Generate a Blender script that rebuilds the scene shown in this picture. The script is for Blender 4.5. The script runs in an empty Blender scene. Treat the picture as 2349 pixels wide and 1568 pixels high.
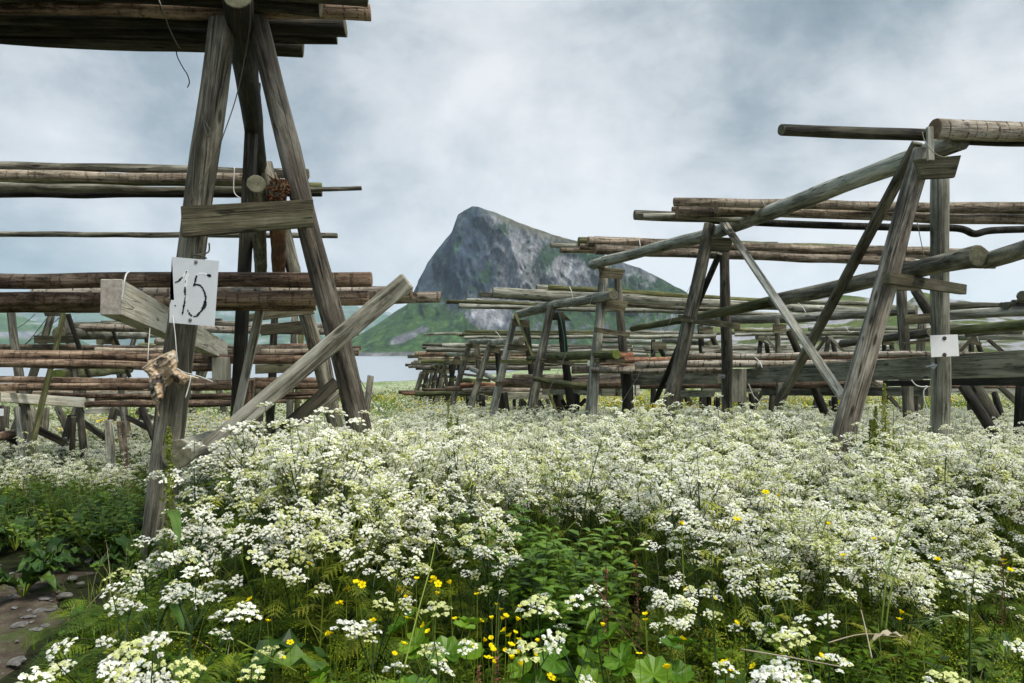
import bpy, bmesh, math, random
import numpy as np
from mathutils import Vector, Matrix, Quaternion, noise as MN

random.seed(7); np.random.seed(7)
SC = bpy.context.scene
COL = SC.collection
rad = math.radians

# ------------------------------------------------------------------ camera
F = 1696.0; CX = 1174.5; CY = 784.0; EYE = 1.5; PITCH = math.atan(26/1696.0)
cam_d = bpy.data.cameras.new("camera"); cam = bpy.data.objects.new("camera", cam_d); COL.objects.link(cam)
cam_d.sensor_width = 36.0; cam_d.lens = 36.0*F/2349.0
cam_d.clip_start = 0.05; cam_d.clip_end = 40000
cam.location = (0, 0, EYE); cam.rotation_euler = (math.pi/2 + PITCH, 0, 0)
SC.camera = cam
# ------------------------------------------------------------------ light
SUN_DIR = Vector((0.42, -0.36, 1.0)).normalized()      # towards the sun
w = bpy.data.worlds.new("World"); SC.world = w; w.use_nodes = True
nt = w.node_tree; nt.nodes.clear()
def N(t, **k):
    n = nt.nodes.new(t)
    for a, b in k.items(): setattr(n, a, b)
    return n
def LK(a, b): nt.links.new(a, b)
out = N('ShaderNodeOutputWorld'); bg = N('ShaderNodeBackground'); bg.inputs[1].default_value = 0.1
sky = N('ShaderNodeTexSky', sky_type='NISHITA', sun_disc=False)
sky.sun_elevation = math.asin(SUN_DIR.z); sky.sun_rotation = math.atan2(SUN_DIR.x, SUN_DIR.y)
tc = N('ShaderNodeTexCoord')
mp = N('ShaderNodeMapping'); mp.inputs['Scale'].default_value = (1.0, 1.0, 1.55); mp.inputs['Location'].default_value = (0.35, 0.0, 0.12)
LK(tc.outputs['Generated'], mp.inputs[0])
n1 = N('ShaderNodeTexNoise'); n1.inputs['Scale'].default_value = 2.1; n1.inputs['Detail'].default_value = 7; n1.inputs['Roughness'].default_value = 0.56; n1.inputs['Distortion'].default_value = 0.25
LK(mp.outputs[0], n1.inputs['Vector'])
n2 = N('ShaderNodeTexNoise'); n2.inputs['Scale'].default_value = 6.5; n2.inputs['Detail'].default_value = 9; n2.inputs['Roughness'].default_value = 0.62; n2.inputs['Distortion'].default_value = 0.2
LK(mp.outputs[0], n2.inputs['Vector'])
sep = N('ShaderNodeSeparateXYZ'); LK(tc.outputs['Generated'], sep.inputs[0])
def M(op, a, b, clamp=False):
    m = N('ShaderNodeMath', operation=op, use_clamp=clamp)
    for i, v in enumerate((a, b)):
        if v is None: continue
        if isinstance(v, (int, float)): m.inputs[i].default_value = v
        else: LK(v, m.inputs[i])
    return m.outputs[0]
# brighter towards the west-side horizon and overhead, thicker cloud over the left
v = M('ADD', M('MULTIPLY', n1.outputs[0], 2.6), M('MULTIPLY', n2.outputs[0], 0.8))
v = M('ADD', v, M('ADD', M('MULTIPLY', M('MINIMUM', sep.outputs[0], 0.0), 1.25), M('MULTIPLY', sep.outputs[0], 0.12)))
v = M('ADD', v, M('MULTIPLY', sep.outputs[2], -0.8))
v = M('ADD', v, -0.62, True)
cr = N('ShaderNodeValToRGB'); LK(v, cr.inputs[0])
e = cr.color_ramp.elements; e[0].position = 0.0; e[0].color = (0.80, 1.12, 1.35, 1); e[1].position = 1.0; e[1].color = (4.35, 4.42, 4.52, 1)
x = e.new(0.35); x.color = (1.75, 2.1, 2.33, 1); x = e.new(0.7); x.color = (3.35, 3.52, 3.68, 1)
mix = N('ShaderNodeMix', data_type='RGBA'); mix.inputs[0].default_value = 0.93
LK(sky.outputs[0], mix.inputs[6]); LK(cr.outputs[0], mix.inputs[7])
# overcast skies are brighter overhead
zen = N('ShaderNodeMapRange'); zen.inputs[1].default_value = 0.42; zen.inputs[2].default_value = 0.85; zen.inputs[3].default_value = 1.0; zen.inputs[4].default_value = 3.6
LK(sep.outputs[2], zen.inputs[0])
vm = N('ShaderNodeVectorMath', operation='SCALE'); LK(mix.outputs[2], vm.inputs[0]); LK(zen.outputs[0], vm.inputs['Scale'])
LK(vm.outputs[0], bg.inputs[0]); LK(bg.outputs[0], out.inputs[0])

sl = bpy.data.lights.new("sun", 'SUN'); sl.energy = 1.5; sl.angle = rad(12); sl.color = (1.0, 0.92, 0.80)
so = bpy.data.objects.new("sun", sl); COL.objects.link(so); so.rotation_euler = (-SUN_DIR).to_track_quat('-Z', 'Y').to_euler()
SC.view_settings.view_transform = 'Standard'; SC.view_settings.look = 'None'; SC.view_settings.exposure = 1.02; SC.view_settings.gamma = 1.0
SC.render.engine = 'CYCLES'
SC.cycles.max_bounces = 6; SC.cycles.diffuse_bounces = 3; SC.cycles.transparent_max_bounces = 8; SC.cycles.volume_bounces = 1; SC.cycles.transmission_bounces = 3

# ------------------------------------------------------------------ helpers
REG = {0:(0,0,1), 1:(0,0,.39062), 2:(0,550.6,.39062), 3:(856.4,428.2,.33853), 4:(1431.4,244.7,.39062), 5:(887,642.3,.23437),
       6:(1406.9,642.3,.23437), 7:(1859.6,642.3,.20833), 8:(0,642.3,.23437), 9:(244.7,550.5,.23407), 10:(734,978.7,.3756), 11:(1468,917.5,.41472), 12:(0,917.5,.41462)}
cp, sp_ = math.cos(PITCH), math.sin(PITCH)
def P(x, y, d):
    a = (x-CX)/F; b = (CY-y)/F
    Y = cp - b*sp_; Z = sp_ + b*cp
    return Vector((a/Y*d, d, EYE + Z/Y*d))
def q(r, x, y, d):
    ox, oy, s = REG[r]; return P(ox+x*s, oy+y*s, d)
def sstep(a, b, x):
    t = np.clip((x-a)/(b-a), 0, 1); return t*t*(3-2*t)
SHX = [-900,-300,-100,-24,-17,-7,0.7,12,30,70,200,900]; SHY = [70,95,115,121,130,158,197,280,450,800,1200,2000]
GY = [0,6,9,15,30,60,121]; GC = [0,0,-.10,-.42,-1.05,-2.05,-3.3]; GL = [0,-.02,-.34,-.62,-1.15,-2.05,-3.3]
def shore(X): return np.interp(X, SHX, SHY)
def ground_z(X, Y):
    s = shore(X); k = sstep(-0.5, -3.0, X) if False else 1-sstep(-3.2, -0.8, X); Ys = np.where(Y > 60, 60+(Y-60)*61/np.maximum(s-60, 10), Y)
    z = np.interp(Ys, GY, GC)*(1-k)+np.interp(Ys, GY, GL)*k; z = np.where(Y > s, -3.3-3.0*np.clip((Y-s)/25, 0, 1), z)
    bump = 0.05*np.sin(X*1.1+0.4)*np.cos(Y*0.9)+0.03*np.sin(X*2.3+Y*1.7)
    return z + bump*np.clip((60-Y)/60, 0, 1)*(Y > 0)
def gz(X, Y): return float(ground_z(np.float64(X), np.float64(Y)))

def setp(o, label=None, cat=None, group=None, kind=None):
    if label and not 4 <= len(label.split()) <= 16: print('LABEL', len(label.split()), label)
    if label: o['label'] = label
    if cat: o['category'] = cat
    if group: o['group'] = group
    if kind: o['kind'] = kind
    return o
def link(name, me, parent=None, loc=None):
    o = bpy.data.objects.new(name, me); COL.objects.link(o)
    if parent is not None: o.parent = parent
    if loc is not None: o.location = loc
    return o
def empty(name, loc, label, cat, group=None):
    o = bpy.data.objects.new(name, None); COL.objects.link(o); o.location = loc; o.empty_display_size = 0.1
    return setp(o, label, cat, group)
def mesh(name, verts, faces, mats, midx=None, smooth=False):
    me = bpy.data.meshes.new(name); me.from_pydata([tuple(v) for v in verts], [], faces)
    for m in mats: me.materials.append(m)
    if midx is not None: me.polygons.foreach_set('material_index', midx)
    if smooth: me.polygons.foreach_set('use_smooth', [True]*len(me.polygons))
    me.update(); return me

# ------------------------------------------------------------------ materials
class MB:
    def __init__(s, name):
        s.m = bpy.data.materials.new(name); s.m.use_nodes = True; s.t = s.m.node_tree; s.t.nodes.clear()
        s.out = s.n('ShaderNodeOutputMaterial')
    def n(s, t, **k):
        x = s.t.nodes.new(t)
        for a, b in k.items(): setattr(x, a, b)
        return x
    def l(s, a, b): s.t.links.new(a, b)
    def math(s, op, a, b=None, c=None, clamp=False):
        m = s.n('ShaderNodeMath', operation=op, use_clamp=clamp)
        for i, v in enumerate((a, b, c)):
            if v is None: continue
            if isinstance(v, (int, float)): m.inputs[i].default_value = v
            else: s.l(v, m.inputs[i])
        return m.outputs[0]
    def mix(s, f, a, b, mode='MIX'):
        m = s.n('ShaderNodeMix', data_type='RGBA', blend_type=mode)
        for i, v in ((0, f), (6, a), (7, b)):
            if isinstance(v, (int, float)): m.inputs[i].default_value = v
            elif isinstance(v, tuple): m.inputs[i].default_value = (*v, 1)
            else: s.l(v, m.inputs[i])
        return m.outputs[2]
    def coord(s, scale=(1,1,1), out='Object', loc=None):
        t = s.n('ShaderNodeTexCoord'); m = s.n('ShaderNodeMapping'); m.inputs['Scale'].default_value = scale
        s.l(t.outputs[out], m.inputs[0])
        if loc is not None: s.l(loc, m.inputs['Location'])
        return m.outputs[0]
    def noise(s, vec, scale, detail=4, rough=0.55, dist=0.0):
        x = s.n('ShaderNodeTexNoise'); x.inputs['Scale'].default_value = scale; x.inputs['Detail'].default_value = detail
        x.inputs['Roughness'].default_value = rough; x.inputs['Distortion'].default_value = dist
        if vec is not None: s.l(vec, x.inputs['Vector'])
        return x.outputs[0]
    def ramp(s, f, stops):
        r = s.n('ShaderNodeValToRGB'); s.l(f, r.inputs[0]); e = r.color_ramp.elements
        e[0].position = stops[0][0]; e[0].color = (*stops[0][1], 1); e[1].position = stops[-1][0]; e[1].color = (*stops[-1][1], 1)
        for p, c in stops[1:-1]: x = e.new(p); x.color = (*c, 1)
        return r.outputs[0]
    def rnd(s, mul=7.3):
        oi = s.n('ShaderNodeObjectInfo'); c = s.n('ShaderNodeCombineXYZ')
        for i, k in enumerate((mul, mul*3.1, mul*5.7)):
            s.l(s.math('MULTIPLY', oi.outputs['Random'], k), c.inputs[i])
        return c.outputs[0], oi.outputs['Random']
    def bsdf(s, col, rough=0.85, spec=0.25, bump=None, bstr=0.3, bdist=0.01, metallic=0):
        b = s.n('ShaderNodeBsdfPrincipled')
        if isinstance(col, tuple): b.inputs['Base Color'].default_value = (*col, 1)
        else: s.l(col, b.inputs['Base Color'])
        b.inputs['Roughness'].default_value = rough; b.inputs['Specular IOR Level'].default_value = spec; b.inputs['Metallic'].default_value = metallic
        if bump is not None:
            bp = s.n('ShaderNodeBump'); bp.inputs['Strength'].default_value = bstr; bp.inputs['Distance'].default_value = bdist
            s.l(bump, bp.inputs['Height']); s.l(bp.outputs[0], b.inputs['Normal'])
        s.l(b.outputs[0], s.out.inputs[0]); return b

def wood(name, dark, base, light, ring=0.0, moss=0.0, mosscol=(0.085,0.092,0.035), crack=1.0, patch=None):
    B = MB(name); off, rv = B.rnd()
    cL = B.coord((9, 9, 0.8), loc=off); cF = B.coord((55, 55, 2.2), loc=off); cB = B.coord((3, 3, 1.6), loc=off)
    a = B.noise(cL, 1.0, 8, 0.72, 0.8); f = B.noise(cF, 1.0, 5, 0.7); b = B.noise(cB, 1.0, 6, 0.7)
    v = B.math('ADD', B.math('MULTIPLY', a, 0.75), B.math('MULTIPLY', f, 0.35)); v = B.math('ADD', v, B.math('MULTIPLY', b, 0.45)); v = B.math('SUBTRACT', v, 0.27); v = B.math('MULTIPLY_ADD', B.math('SUBTRACT', v, 0.5), 2.1, 0.5)
    col = B.ramp(v, [(0.22, dark), (0.5, base), (0.74, light)])
    h = B.math('MULTIPLY', f, 0.6)
    if crack:   # long drying cracks
        cc = B.coord((16, 16, 0.35), loc=off); n = B.noise(cc, 1.0, 3, 0.5, 0.3)
        k = B.math('ABSOLUTE', B.math('SUBTRACT', n, 0.5)); k = B.math('MULTIPLY', B.math('SUBTRACT', 0.012, k), 90, clamp=True)
        col = B.mix(B.math('MULTIPLY', k, 0.8*crack), col, tuple(c*0.25 for c in dark)); h = B.math('SUBTRACT', h, k)
    if ring:    # marks left by fish twine, one dark band every ten centimetres or so
        co = B.coord((1, 1, 1)); s = B.n('ShaderNodeSeparateXYZ'); B.l(co, s.inputs[0])
        wob = B.noise(B.coord((7, 7, 7), loc=off), 1.0, 3, 0.6)
        z = B.math('ADD', B.math('MULTIPLY', s.outputs[2], 8.5), B.math('ADD', B.math('MULTIPLY', wob, 0.8), B.math('MULTIPLY', B.noise(B.coord((0.4, 0.4, 2.6), loc=off), 1.0, 3, 0.6), 5.0)))
        fr = B.math('ABSOLUTE', B.math('SUBTRACT', B.math('FRACT', z), 0.5))
        k = B.math('MULTIPLY', B.math('SUBTRACT', 0.10, fr), 14, clamp=True)
        pn = B.noise(B.coord((22, 22, 7), loc=off), 1.0, 5, 0.75)
        k = B.math('MULTIPLY', k, B.math('MULTIPLY', B.math('SUBTRACT', pn, 0.42), 9, clamp=True))
        col = B.mix(B.math('MULTIPLY', k, ring), col, (0.022, 0.022, 0.012))
        h = B.math('SUBTRACT', h, B.math('MULTIPLY', k, 0.5))
        sp = B.noise(B.coord((60, 60, 45), loc=off), 1.0, 2, 0.6)
        col = B.mix(B.math('MULTIPLY', B.math('SUBTRACT', sp, 0.60), 9, clamp=True), col, (0.03, 0.022, 0.014))
        lp = B.noise(B.coord((18, 18, 6), loc=off), 1.0, 6, 0.75)
        col = B.mix(B.math('MULTIPLY', B.math('MULTIPLY', B.math('SUBTRACT', lp, 0.52), 5, clamp=True), 0.6), col, tuple(min(0.6, c*1.45) for c in light))
        col = B.mix(B.math('MULTIPLY', B.math('MULTIPLY', B.math('SUBTRACT', 0.42, lp), 7, clamp=True), 0.7), col, dark)
    if moss:
        mn = B.noise(B.coord((5, 5, 1.4), loc=off), 1.0, 6, 0.7)
        mk = B.math('MULTIPLY', B.math('SUBTRACT', mn, 0.62-0.3*moss), 5, clamp=True)
        col = B.mix(B.math('MULTIPLY', mk, min(0.85, 0.4+moss*0.6)), col, mosscol)
    if patch:
        pn = B.noise(B.coord((8, 8, 3), loc=off), 1.0, 5, 0.75)
        col = B.mix(B.math('MULTIPLY', B.math('SUBTRACT', pn, 0.62), 9, clamp=True), col, patch)
    vo = B.n('ShaderNodeTexVoronoi'); vo.inputs['Scale'].default_value = 1.0; B.l(B.coord((9, 9, 2.6), loc=off), vo.inputs['Vector'])
    kn = B.math('MULTIPLY', B.math('SUBTRACT', 0.17, vo.outputs['Distance']), 12, clamp=True)
    col = B.mix(B.math('MULTIPLY', kn, 0.8), col, tuple(c*0.5 for c in dark)); h = B.math('SUBTRACT', h, B.math('MULTIPLY', kn, 0.5))
    g = B.math('MULTIPLY_ADD', rv, 0.5, 0.55); sc = B.n('ShaderNodeVectorMath', operation='SCALE'); B.l(col, sc.inputs[0]); B.l(g, sc.inputs['Scale'])
    B.bsdf(sc.outputs[0], 0.8, 0.25, h, 0.85, 0.02); return B.m
def endgrain(name, c0, c1):
    B = MB(name); off, rv = B.rnd(); co = B.coord((1, 1, 1)); s = B.n('ShaderNodeSeparateXYZ'); B.l(co, s.inputs[0])
    r = B.math('SQRT', B.math('ADD', B.math('POWER', s.outputs[0], 2), B.math('POWER', s.outputs[1], 2)))
    n = B.noise(B.coord((25, 25, 25), loc=off), 1.0, 4, 0.7)
    v = B.math('SINE', B.math('ADD', B.math('MULTIPLY', r, 900), B.math('MULTIPLY', n, 9)))
    v = B.math('ADD', B.math('MULTIPLY', v, 0.16), n)
    B.bsdf(B.ramp(v, [(0.25, c0), (0.75, c1)]), 0.9, 0.1, n, 0.4, 0.005); return B.m
W = {
 'grey':  wood('weathered_grey_wood', (0.028,0.024,0.016), (0.125,0.115,0.082), (0.32,0.30,0.23), moss=0.12),
 'silver':wood('silver_grey_wood', (0.08,0.076,0.056), (0.32,0.315,0.245), (0.60,0.585,0.49), moss=0.12),
 'dark':  wood('shade_darkened_wood', (0.008,0.007,0.005), (0.028,0.025,0.017), (0.09,0.08,0.055), moss=0.2, mosscol=(0.03,0.035,0.012)),  # underside shade of the top left pole bundle is put into this near-black colour
 'brown': wood('red_brown_pole', (0.035,0.022,0.013), (0.155,0.098,0.062), (0.40,0.29,0.195), ring=0.5, patch=(0.34,0.25,0.17), crack=0.7),
 'warm':  wood('peeled_brown_pole', (0.05,0.036,0.022), (0.225,0.172,0.12), (0.52,0.42,0.31), ring=0.5, moss=0.12, crack=0.6),
 'pale':  wood('pale_ringed_pole', (0.10,0.08,0.055), (0.33,0.275,0.205), (0.56,0.50,0.40), ring=0.9, moss=0.05, crack=0.5),
 'red':   wood('orange_red_pole', (0.03,0.012,0.008), (0.33,0.13,0.07), (0.52,0.30,0.18), ring=0.35, patch=(0.02,0.015,0.012)),
 'moss':  wood('mossy_green_wood', (0.03,0.034,0.012), (0.12,0.125,0.045), (0.28,0.27,0.14), moss=0.45, mosscol=(0.12,0.135,0.035)),
 'plank': wood('pale_plank', (0.12,0.105,0.075), (0.44,0.41,0.32), (0.76,0.72,0.61), moss=0.1),
 'beam':  wood('square_pine_beam', (0.36,0.33,0.24), (0.70,0.66,0.52), (0.85,0.82,0.70), moss=0.08, crack=0.6),
 'board': wood('mossy_board', (0.03,0.026,0.015), (0.12,0.105,0.06), (0.26,0.23,0.15), moss=0.4, mosscol=(0.07,0.085,0.03), patch=(0.26,0.22,0.17)),
 'rot':   wood('rotten_core', (0.05,0.015,0.006), (0.20,0.075,0.03), (0.42,0.22,0.10), crack=0.5),
 'greybeam': wood('grey_green_beam', (0.09,0.085,0.055), (0.33,0.315,0.225), (0.58,0.56,0.43), moss=0.25),
 'bark':  wood('peeling_bark_leg', (0.04,0.033,0.025), (0.18,0.155,0.12), (0.43,0.39,0.32), moss=0.1, patch=(0.33,0.24,0.15)),
}
EG = {k: endgrain('cut_end_'+k, a, b) for k, a, b in (('grey',(0.05,0.05,0.03),(0.2,0.19,0.13)),('brown',(0.10,0.06,0.035),(0.34,0.24,0.16)),('moss',(0.05,0.07,0.01),(0.2,0.24,0.07)),('pale',(0.17,0.15,0.125),(0.42,0.38,0.33)))}
def eg_for(k): return EG[{'brown':'brown','warm':'brown','red':'brown','pale':'brown','moss':'moss','plank':'pale','beam':'pale'}.get(k,'grey')]

# ------------------------------------------------------------------ log / board builders
def log_mesh(name, L, r0, r1, mat, n=12, bend=0.0, wob=0.006, tip=False, seed=None):
    rs = random.Random(seed if seed is not None else random.random())
    seg = max(3, min(46, int(L/0.22)+1)); V = []; Fc = []; mi = []
    ph = rs.random()*6.28; bx, by = math.cos(ph)*bend, math.sin(ph)*bend; o = rs.random()*100
    lob = [1+0.05*rs.uniform(-1,1) for _ in range(n)]
    for i in range(seg+1):
        t = i/seg; r = r0+(r1-r0)*t
        cxx = bx*math.sin(math.pi*t)+wob*MN.noise(Vector((t*L*1.1, o, 0)))*3; cyy = by*math.sin(math.pi*t)+wob*MN.noise(Vector((t*L*1.1, o+9, 0)))*3
        rr = r*(1+0.10*MN.noise(Vector((t*L*1.7, o+20, 0))))
        for j in range(n):
            a = 2*math.pi*j/n; k = rr*lob[j]*(1+0.05*MN.noise(Vector((math.cos(a)*1.5, math.sin(a)*1.5, t*L*2+o))))
            V.append((cxx+math.cos(a)*k, cyy+math.sin(a)*k, t*L))
    for i in range(seg):
        for j in range(n):
            a = i*n+j; b = i*n+(j+1) % n; Fc.append((a, b, b+n, a+n)); mi.append(0)
    for base, flip in ((0, True), (seg*n, False)):
        c = Vector((0,0,0))
        for j in range(n): c += Vector(V[base+j])
        c /= n; tilt = Vector((rs.uniform(-.1,.1), rs.uniform(-.1,.1), 0)); s = len(V)
        for j in range(n):
            p = Vector(V[base+j]); z = (p-c).dot(tilt); V[base+j] = (p.x, p.y, p.z+z)
            pp = c+(p-c)*0.93; V.append((pp.x, pp.y, V[base+j][2]+(0.004 if not flip else -0.004)))
        V.append((c.x, c.y, c.z+(0.004 if not flip else -0.004)))
        for j in range(n):
            a, b = base+j, base+(j+1) % n; ai, bi = s+j, s+(j+1) % n
            if flip: Fc += [(b, a, ai, bi), (bi, ai, s+n)]
            else: Fc += [(a, b, bi, ai), (ai, bi, s+n)]
            mi += [1, 1]
    me = mesh(name, V, Fc, [W[mat], eg_for(mat)], mi)
    sm = [m == 0 for m in mi]; me.polygons.foreach_set('use_smooth', sm); return me
def place(o, p0, p1, parent=None, roll=0.0):
    d = (p1-p0).normalized(); qn = d.to_track_quat('Z', 'Y') @ Quaternion((0,0,1), roll)
    o.rotation_mode = 'QUATERNION'; o.rotation_quaternion = qn
    o.location = p0 - (parent.location if parent else Vector((0,0,0)))
def log(name, p0, p1, r0, r1=None, mat='grey', parent=None, bend=0.0, wob=0.006, n=None):
    r1 = r0 if r1 is None else r1
    if n is None: n = 14 if p0.y < 9 else (10 if p0.y < 20 else 8)
    me = log_mesh(name, (p1-p0).length, r0, r1, mat, n=n, bend=bend, wob=wob)
    o = link(name, me, parent); place(o, p0, p1, parent, random.random()*0.01); return o
def leg(p0, p1, r0, r1=None, mat='grey', parent=None, name='leg', deep=0.25, **k):
    """log through p0 (top) and p1, carried on down into the ground"""
    d = (p1-p0); t = 1.0; p = p1.copy(); step = 0
    while p.z > gz(p.x, p.y)-deep and step < 400: p = p + d.normalized()*0.02; step += 1
    r1 = r0 if r1 is None else r1; full = (p-p0).length/max(d.length, 1e-6)
    return log(name, p0, p, r0, r0+(r1-r0)*full, mat, parent, **k)
def prism(name, pts, thick, mat, parent=None, bevel=0.004):
    """plank from its four front corners (a,b,c,d; a->b runs along the grain); pushed back by thick"""
    a, b, c, dd = pts; cen = (a+b+c+dd)/4; z = (b-a).normalized(); nrm = (b-a).cross(dd-a).normalized()
    if nrm.y < 0: nrm = -nrm
    xa = z.cross(nrm).normalized(); R = Matrix((xa, nrm, z)).transposed()
    Ri = R.transposed(); loc = [Ri @ (p-cen) for p in pts]
    bm = bmesh.new(); f = [bm.verts.new(p) for p in loc]; k = [bm.verts.new(p+Vector((0, thick, 0))) for p in loc]
    bm.faces.new(f); bm.faces.new(k[::-1])
    for i in range(4): bm.faces.new((f[i], k[i], k[(i+1) % 4], f[(i+1) % 4]))
    bmesh.ops.recalc_face_normals(bm, faces=bm.faces)
    if bevel: bmesh.ops.bevel(bm, geom=list(bm.edges), offset=bevel, segments=1, affect='EDGES')
    for fc in bm.faces: fc.material_index = 1 if abs(fc.normal.z) > 0.75 else 0
    me = bpy.data.meshes.new(name); bm.to_mesh(me); bm.free(); me.materials.append(W[mat]); me.materials.append(eg_for(mat))
    o = link(name, me, parent); o.rotation_mode = 'QUATERNION'; o.rotation_quaternion = R.to_quaternion()
    o.location = cen - (parent.location if parent else Vector((0,0,0))); return o
def bar(name, p0, p1, w, t, mat, parent=None, toward=None, bevel=0.004):
    """squared timber from p0 to p1, w across the view, t deep"""
    ax = (p1-p0).normalized(); view = Vector((0,1,0)) if toward is None else toward
    side = ax.cross(view).normalized(); dep = side.cross(ax).normalized()
    if dep.y < 0: dep = -dep
    h = side*w/2; f = -dep*t/2
    return prism(name, [p0+h+f, p1+h+f, p1-h+f, p0-h+f], t, mat, parent, bevel)
def tube(name, pts, r, matl, parent=None, n=5, closed=False):
    V = []; Fc = []; pts = [Vector(p) for p in pts]; c0 = pts[0].copy()
    for i, p in enumerate(pts):
        t = (pts[min(i+1, len(pts)-1)]-pts[max(i-1, 0)]).normalized(); u = t.orthogonal().normalized() if i == 0 else (u - t*u.dot(t)).normalized(); v = t.cross(u)
        rr = r if not callable(r) else r(i/(len(pts)-1))
        for j in range(n):
            a = 2*math.pi*j/n; V.append(p-c0+u*math.cos(a)*rr+v*math.sin(a)*rr)
    for i in range(len(pts)-1):
        for j in range(n): a = i*n+j; b = i*n+(j+1) % n; Fc.append((a, b, b+n, a+n))
    Fc.append(tuple(range(n))[::-1]); Fc.append(tuple(range((len(pts)-1)*n, len(pts)*n)))
    me = mesh(name, V, Fc, [matl], smooth=True); o = link(name, me, parent); o.location = c0-(parent.location if parent else Vector((0,0,0))); return o
def smooth_pts(pts, k=6):
    o = []; n = len(pts)
    for i in range(n-1):
        p0, p1, p2, p3 = pts[max(i-1,0)], pts[i], pts[i+1], pts[min(i+2,n-1)]
        for j in range(k):
            t = j/k; o.append(0.5*((2*p1)+(p2-p0)*t+(2*p0-5*p1+4*p2-p3)*t*t+(3*p1-p0-3*p2+p3)*t**3))
    o.append(pts[-1]); return o
def simple(name, col, rough=0.7, metallic=0, spec=0.3):
    B = MB(name); n = B.noise(B.coord((30,30,30)), 1.0, 4, 0.6)
    B.bsdf(B.mix(n, tuple(c*0.7 for c in col), tuple(min(1, c*1.25) for c in col)), rough, spec, metallic=metallic); return B.m
M_TWINE = simple('white_twine', (0.6,0.6,0.56)); M_ROPE = simple('dark_rope', (0.09,0.085,0.06)); M_ROPE2 = simple('green_grey_rope', (0.22,0.22,0.16))
M_WIRE = simple('steel_wire', (0.10,0.10,0.10), 0.6, 0.3); M_STEEL = simple('galvanised_steel', (0.22,0.24,0.26), 0.45, 0.8); M_TEAL = simple('teal_cord', (0.02,0.2,0.15))
# ------------------------------------------------------------------ setting: ground, path, water, mountain, hills
def project(p):
    y = p.y; a = p.x; zz = p.z-EYE
    yc = cp*y + sp_*zz; zc = -sp_*y + cp*zz
    return CX+F*a/yc, CY-F*zc/yc
def build_ground():
    u = np.linspace(-1, 1, 151); xs = np.sinh(u*6.0)/math.sinh(6.0)*2500
    v = np.linspace(0, 1, 190); ys = -12 + np.sinh(v*6.2)/math.sinh(6.2)*3000
    X, Y = np.meshgrid(xs, ys); Z = ground_z(X, Y)
    Z = Z - 0.35*np.clip((-2-Y)/10, 0, 1)
    V = np.stack([X, Y, Z], -1).reshape(-1, 3); nx = len(xs); Fc = []
    for j in range(len(ys)-1):
        for i in range(nx-1): a = j*nx+i; Fc.append((a, a+1, a+nx+1, a+nx))
    B = MB('meadow_ground'); co = B.coord((1,1,1)); s = B.n('ShaderNodeSeparateXYZ'); B.l(co, s.inputs[0])
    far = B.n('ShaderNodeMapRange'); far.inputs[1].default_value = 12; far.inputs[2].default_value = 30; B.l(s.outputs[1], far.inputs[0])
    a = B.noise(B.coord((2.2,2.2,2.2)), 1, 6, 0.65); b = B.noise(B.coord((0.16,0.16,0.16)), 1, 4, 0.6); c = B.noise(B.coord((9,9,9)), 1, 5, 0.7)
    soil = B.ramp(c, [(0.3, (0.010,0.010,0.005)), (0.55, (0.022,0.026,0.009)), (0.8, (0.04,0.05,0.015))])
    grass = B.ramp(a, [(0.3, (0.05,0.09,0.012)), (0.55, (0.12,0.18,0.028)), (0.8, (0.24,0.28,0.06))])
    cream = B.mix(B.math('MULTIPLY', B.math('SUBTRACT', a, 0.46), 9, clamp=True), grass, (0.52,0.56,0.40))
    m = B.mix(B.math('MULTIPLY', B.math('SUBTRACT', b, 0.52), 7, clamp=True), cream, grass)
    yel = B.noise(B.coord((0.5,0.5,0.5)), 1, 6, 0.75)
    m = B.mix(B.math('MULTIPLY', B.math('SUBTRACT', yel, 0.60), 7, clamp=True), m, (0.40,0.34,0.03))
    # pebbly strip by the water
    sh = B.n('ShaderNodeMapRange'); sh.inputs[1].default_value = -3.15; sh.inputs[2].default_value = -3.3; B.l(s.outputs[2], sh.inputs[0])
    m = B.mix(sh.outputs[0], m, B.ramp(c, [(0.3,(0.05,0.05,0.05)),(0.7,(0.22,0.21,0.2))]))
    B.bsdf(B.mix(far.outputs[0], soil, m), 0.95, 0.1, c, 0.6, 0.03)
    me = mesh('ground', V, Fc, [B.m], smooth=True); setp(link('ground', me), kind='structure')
build_ground()

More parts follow.
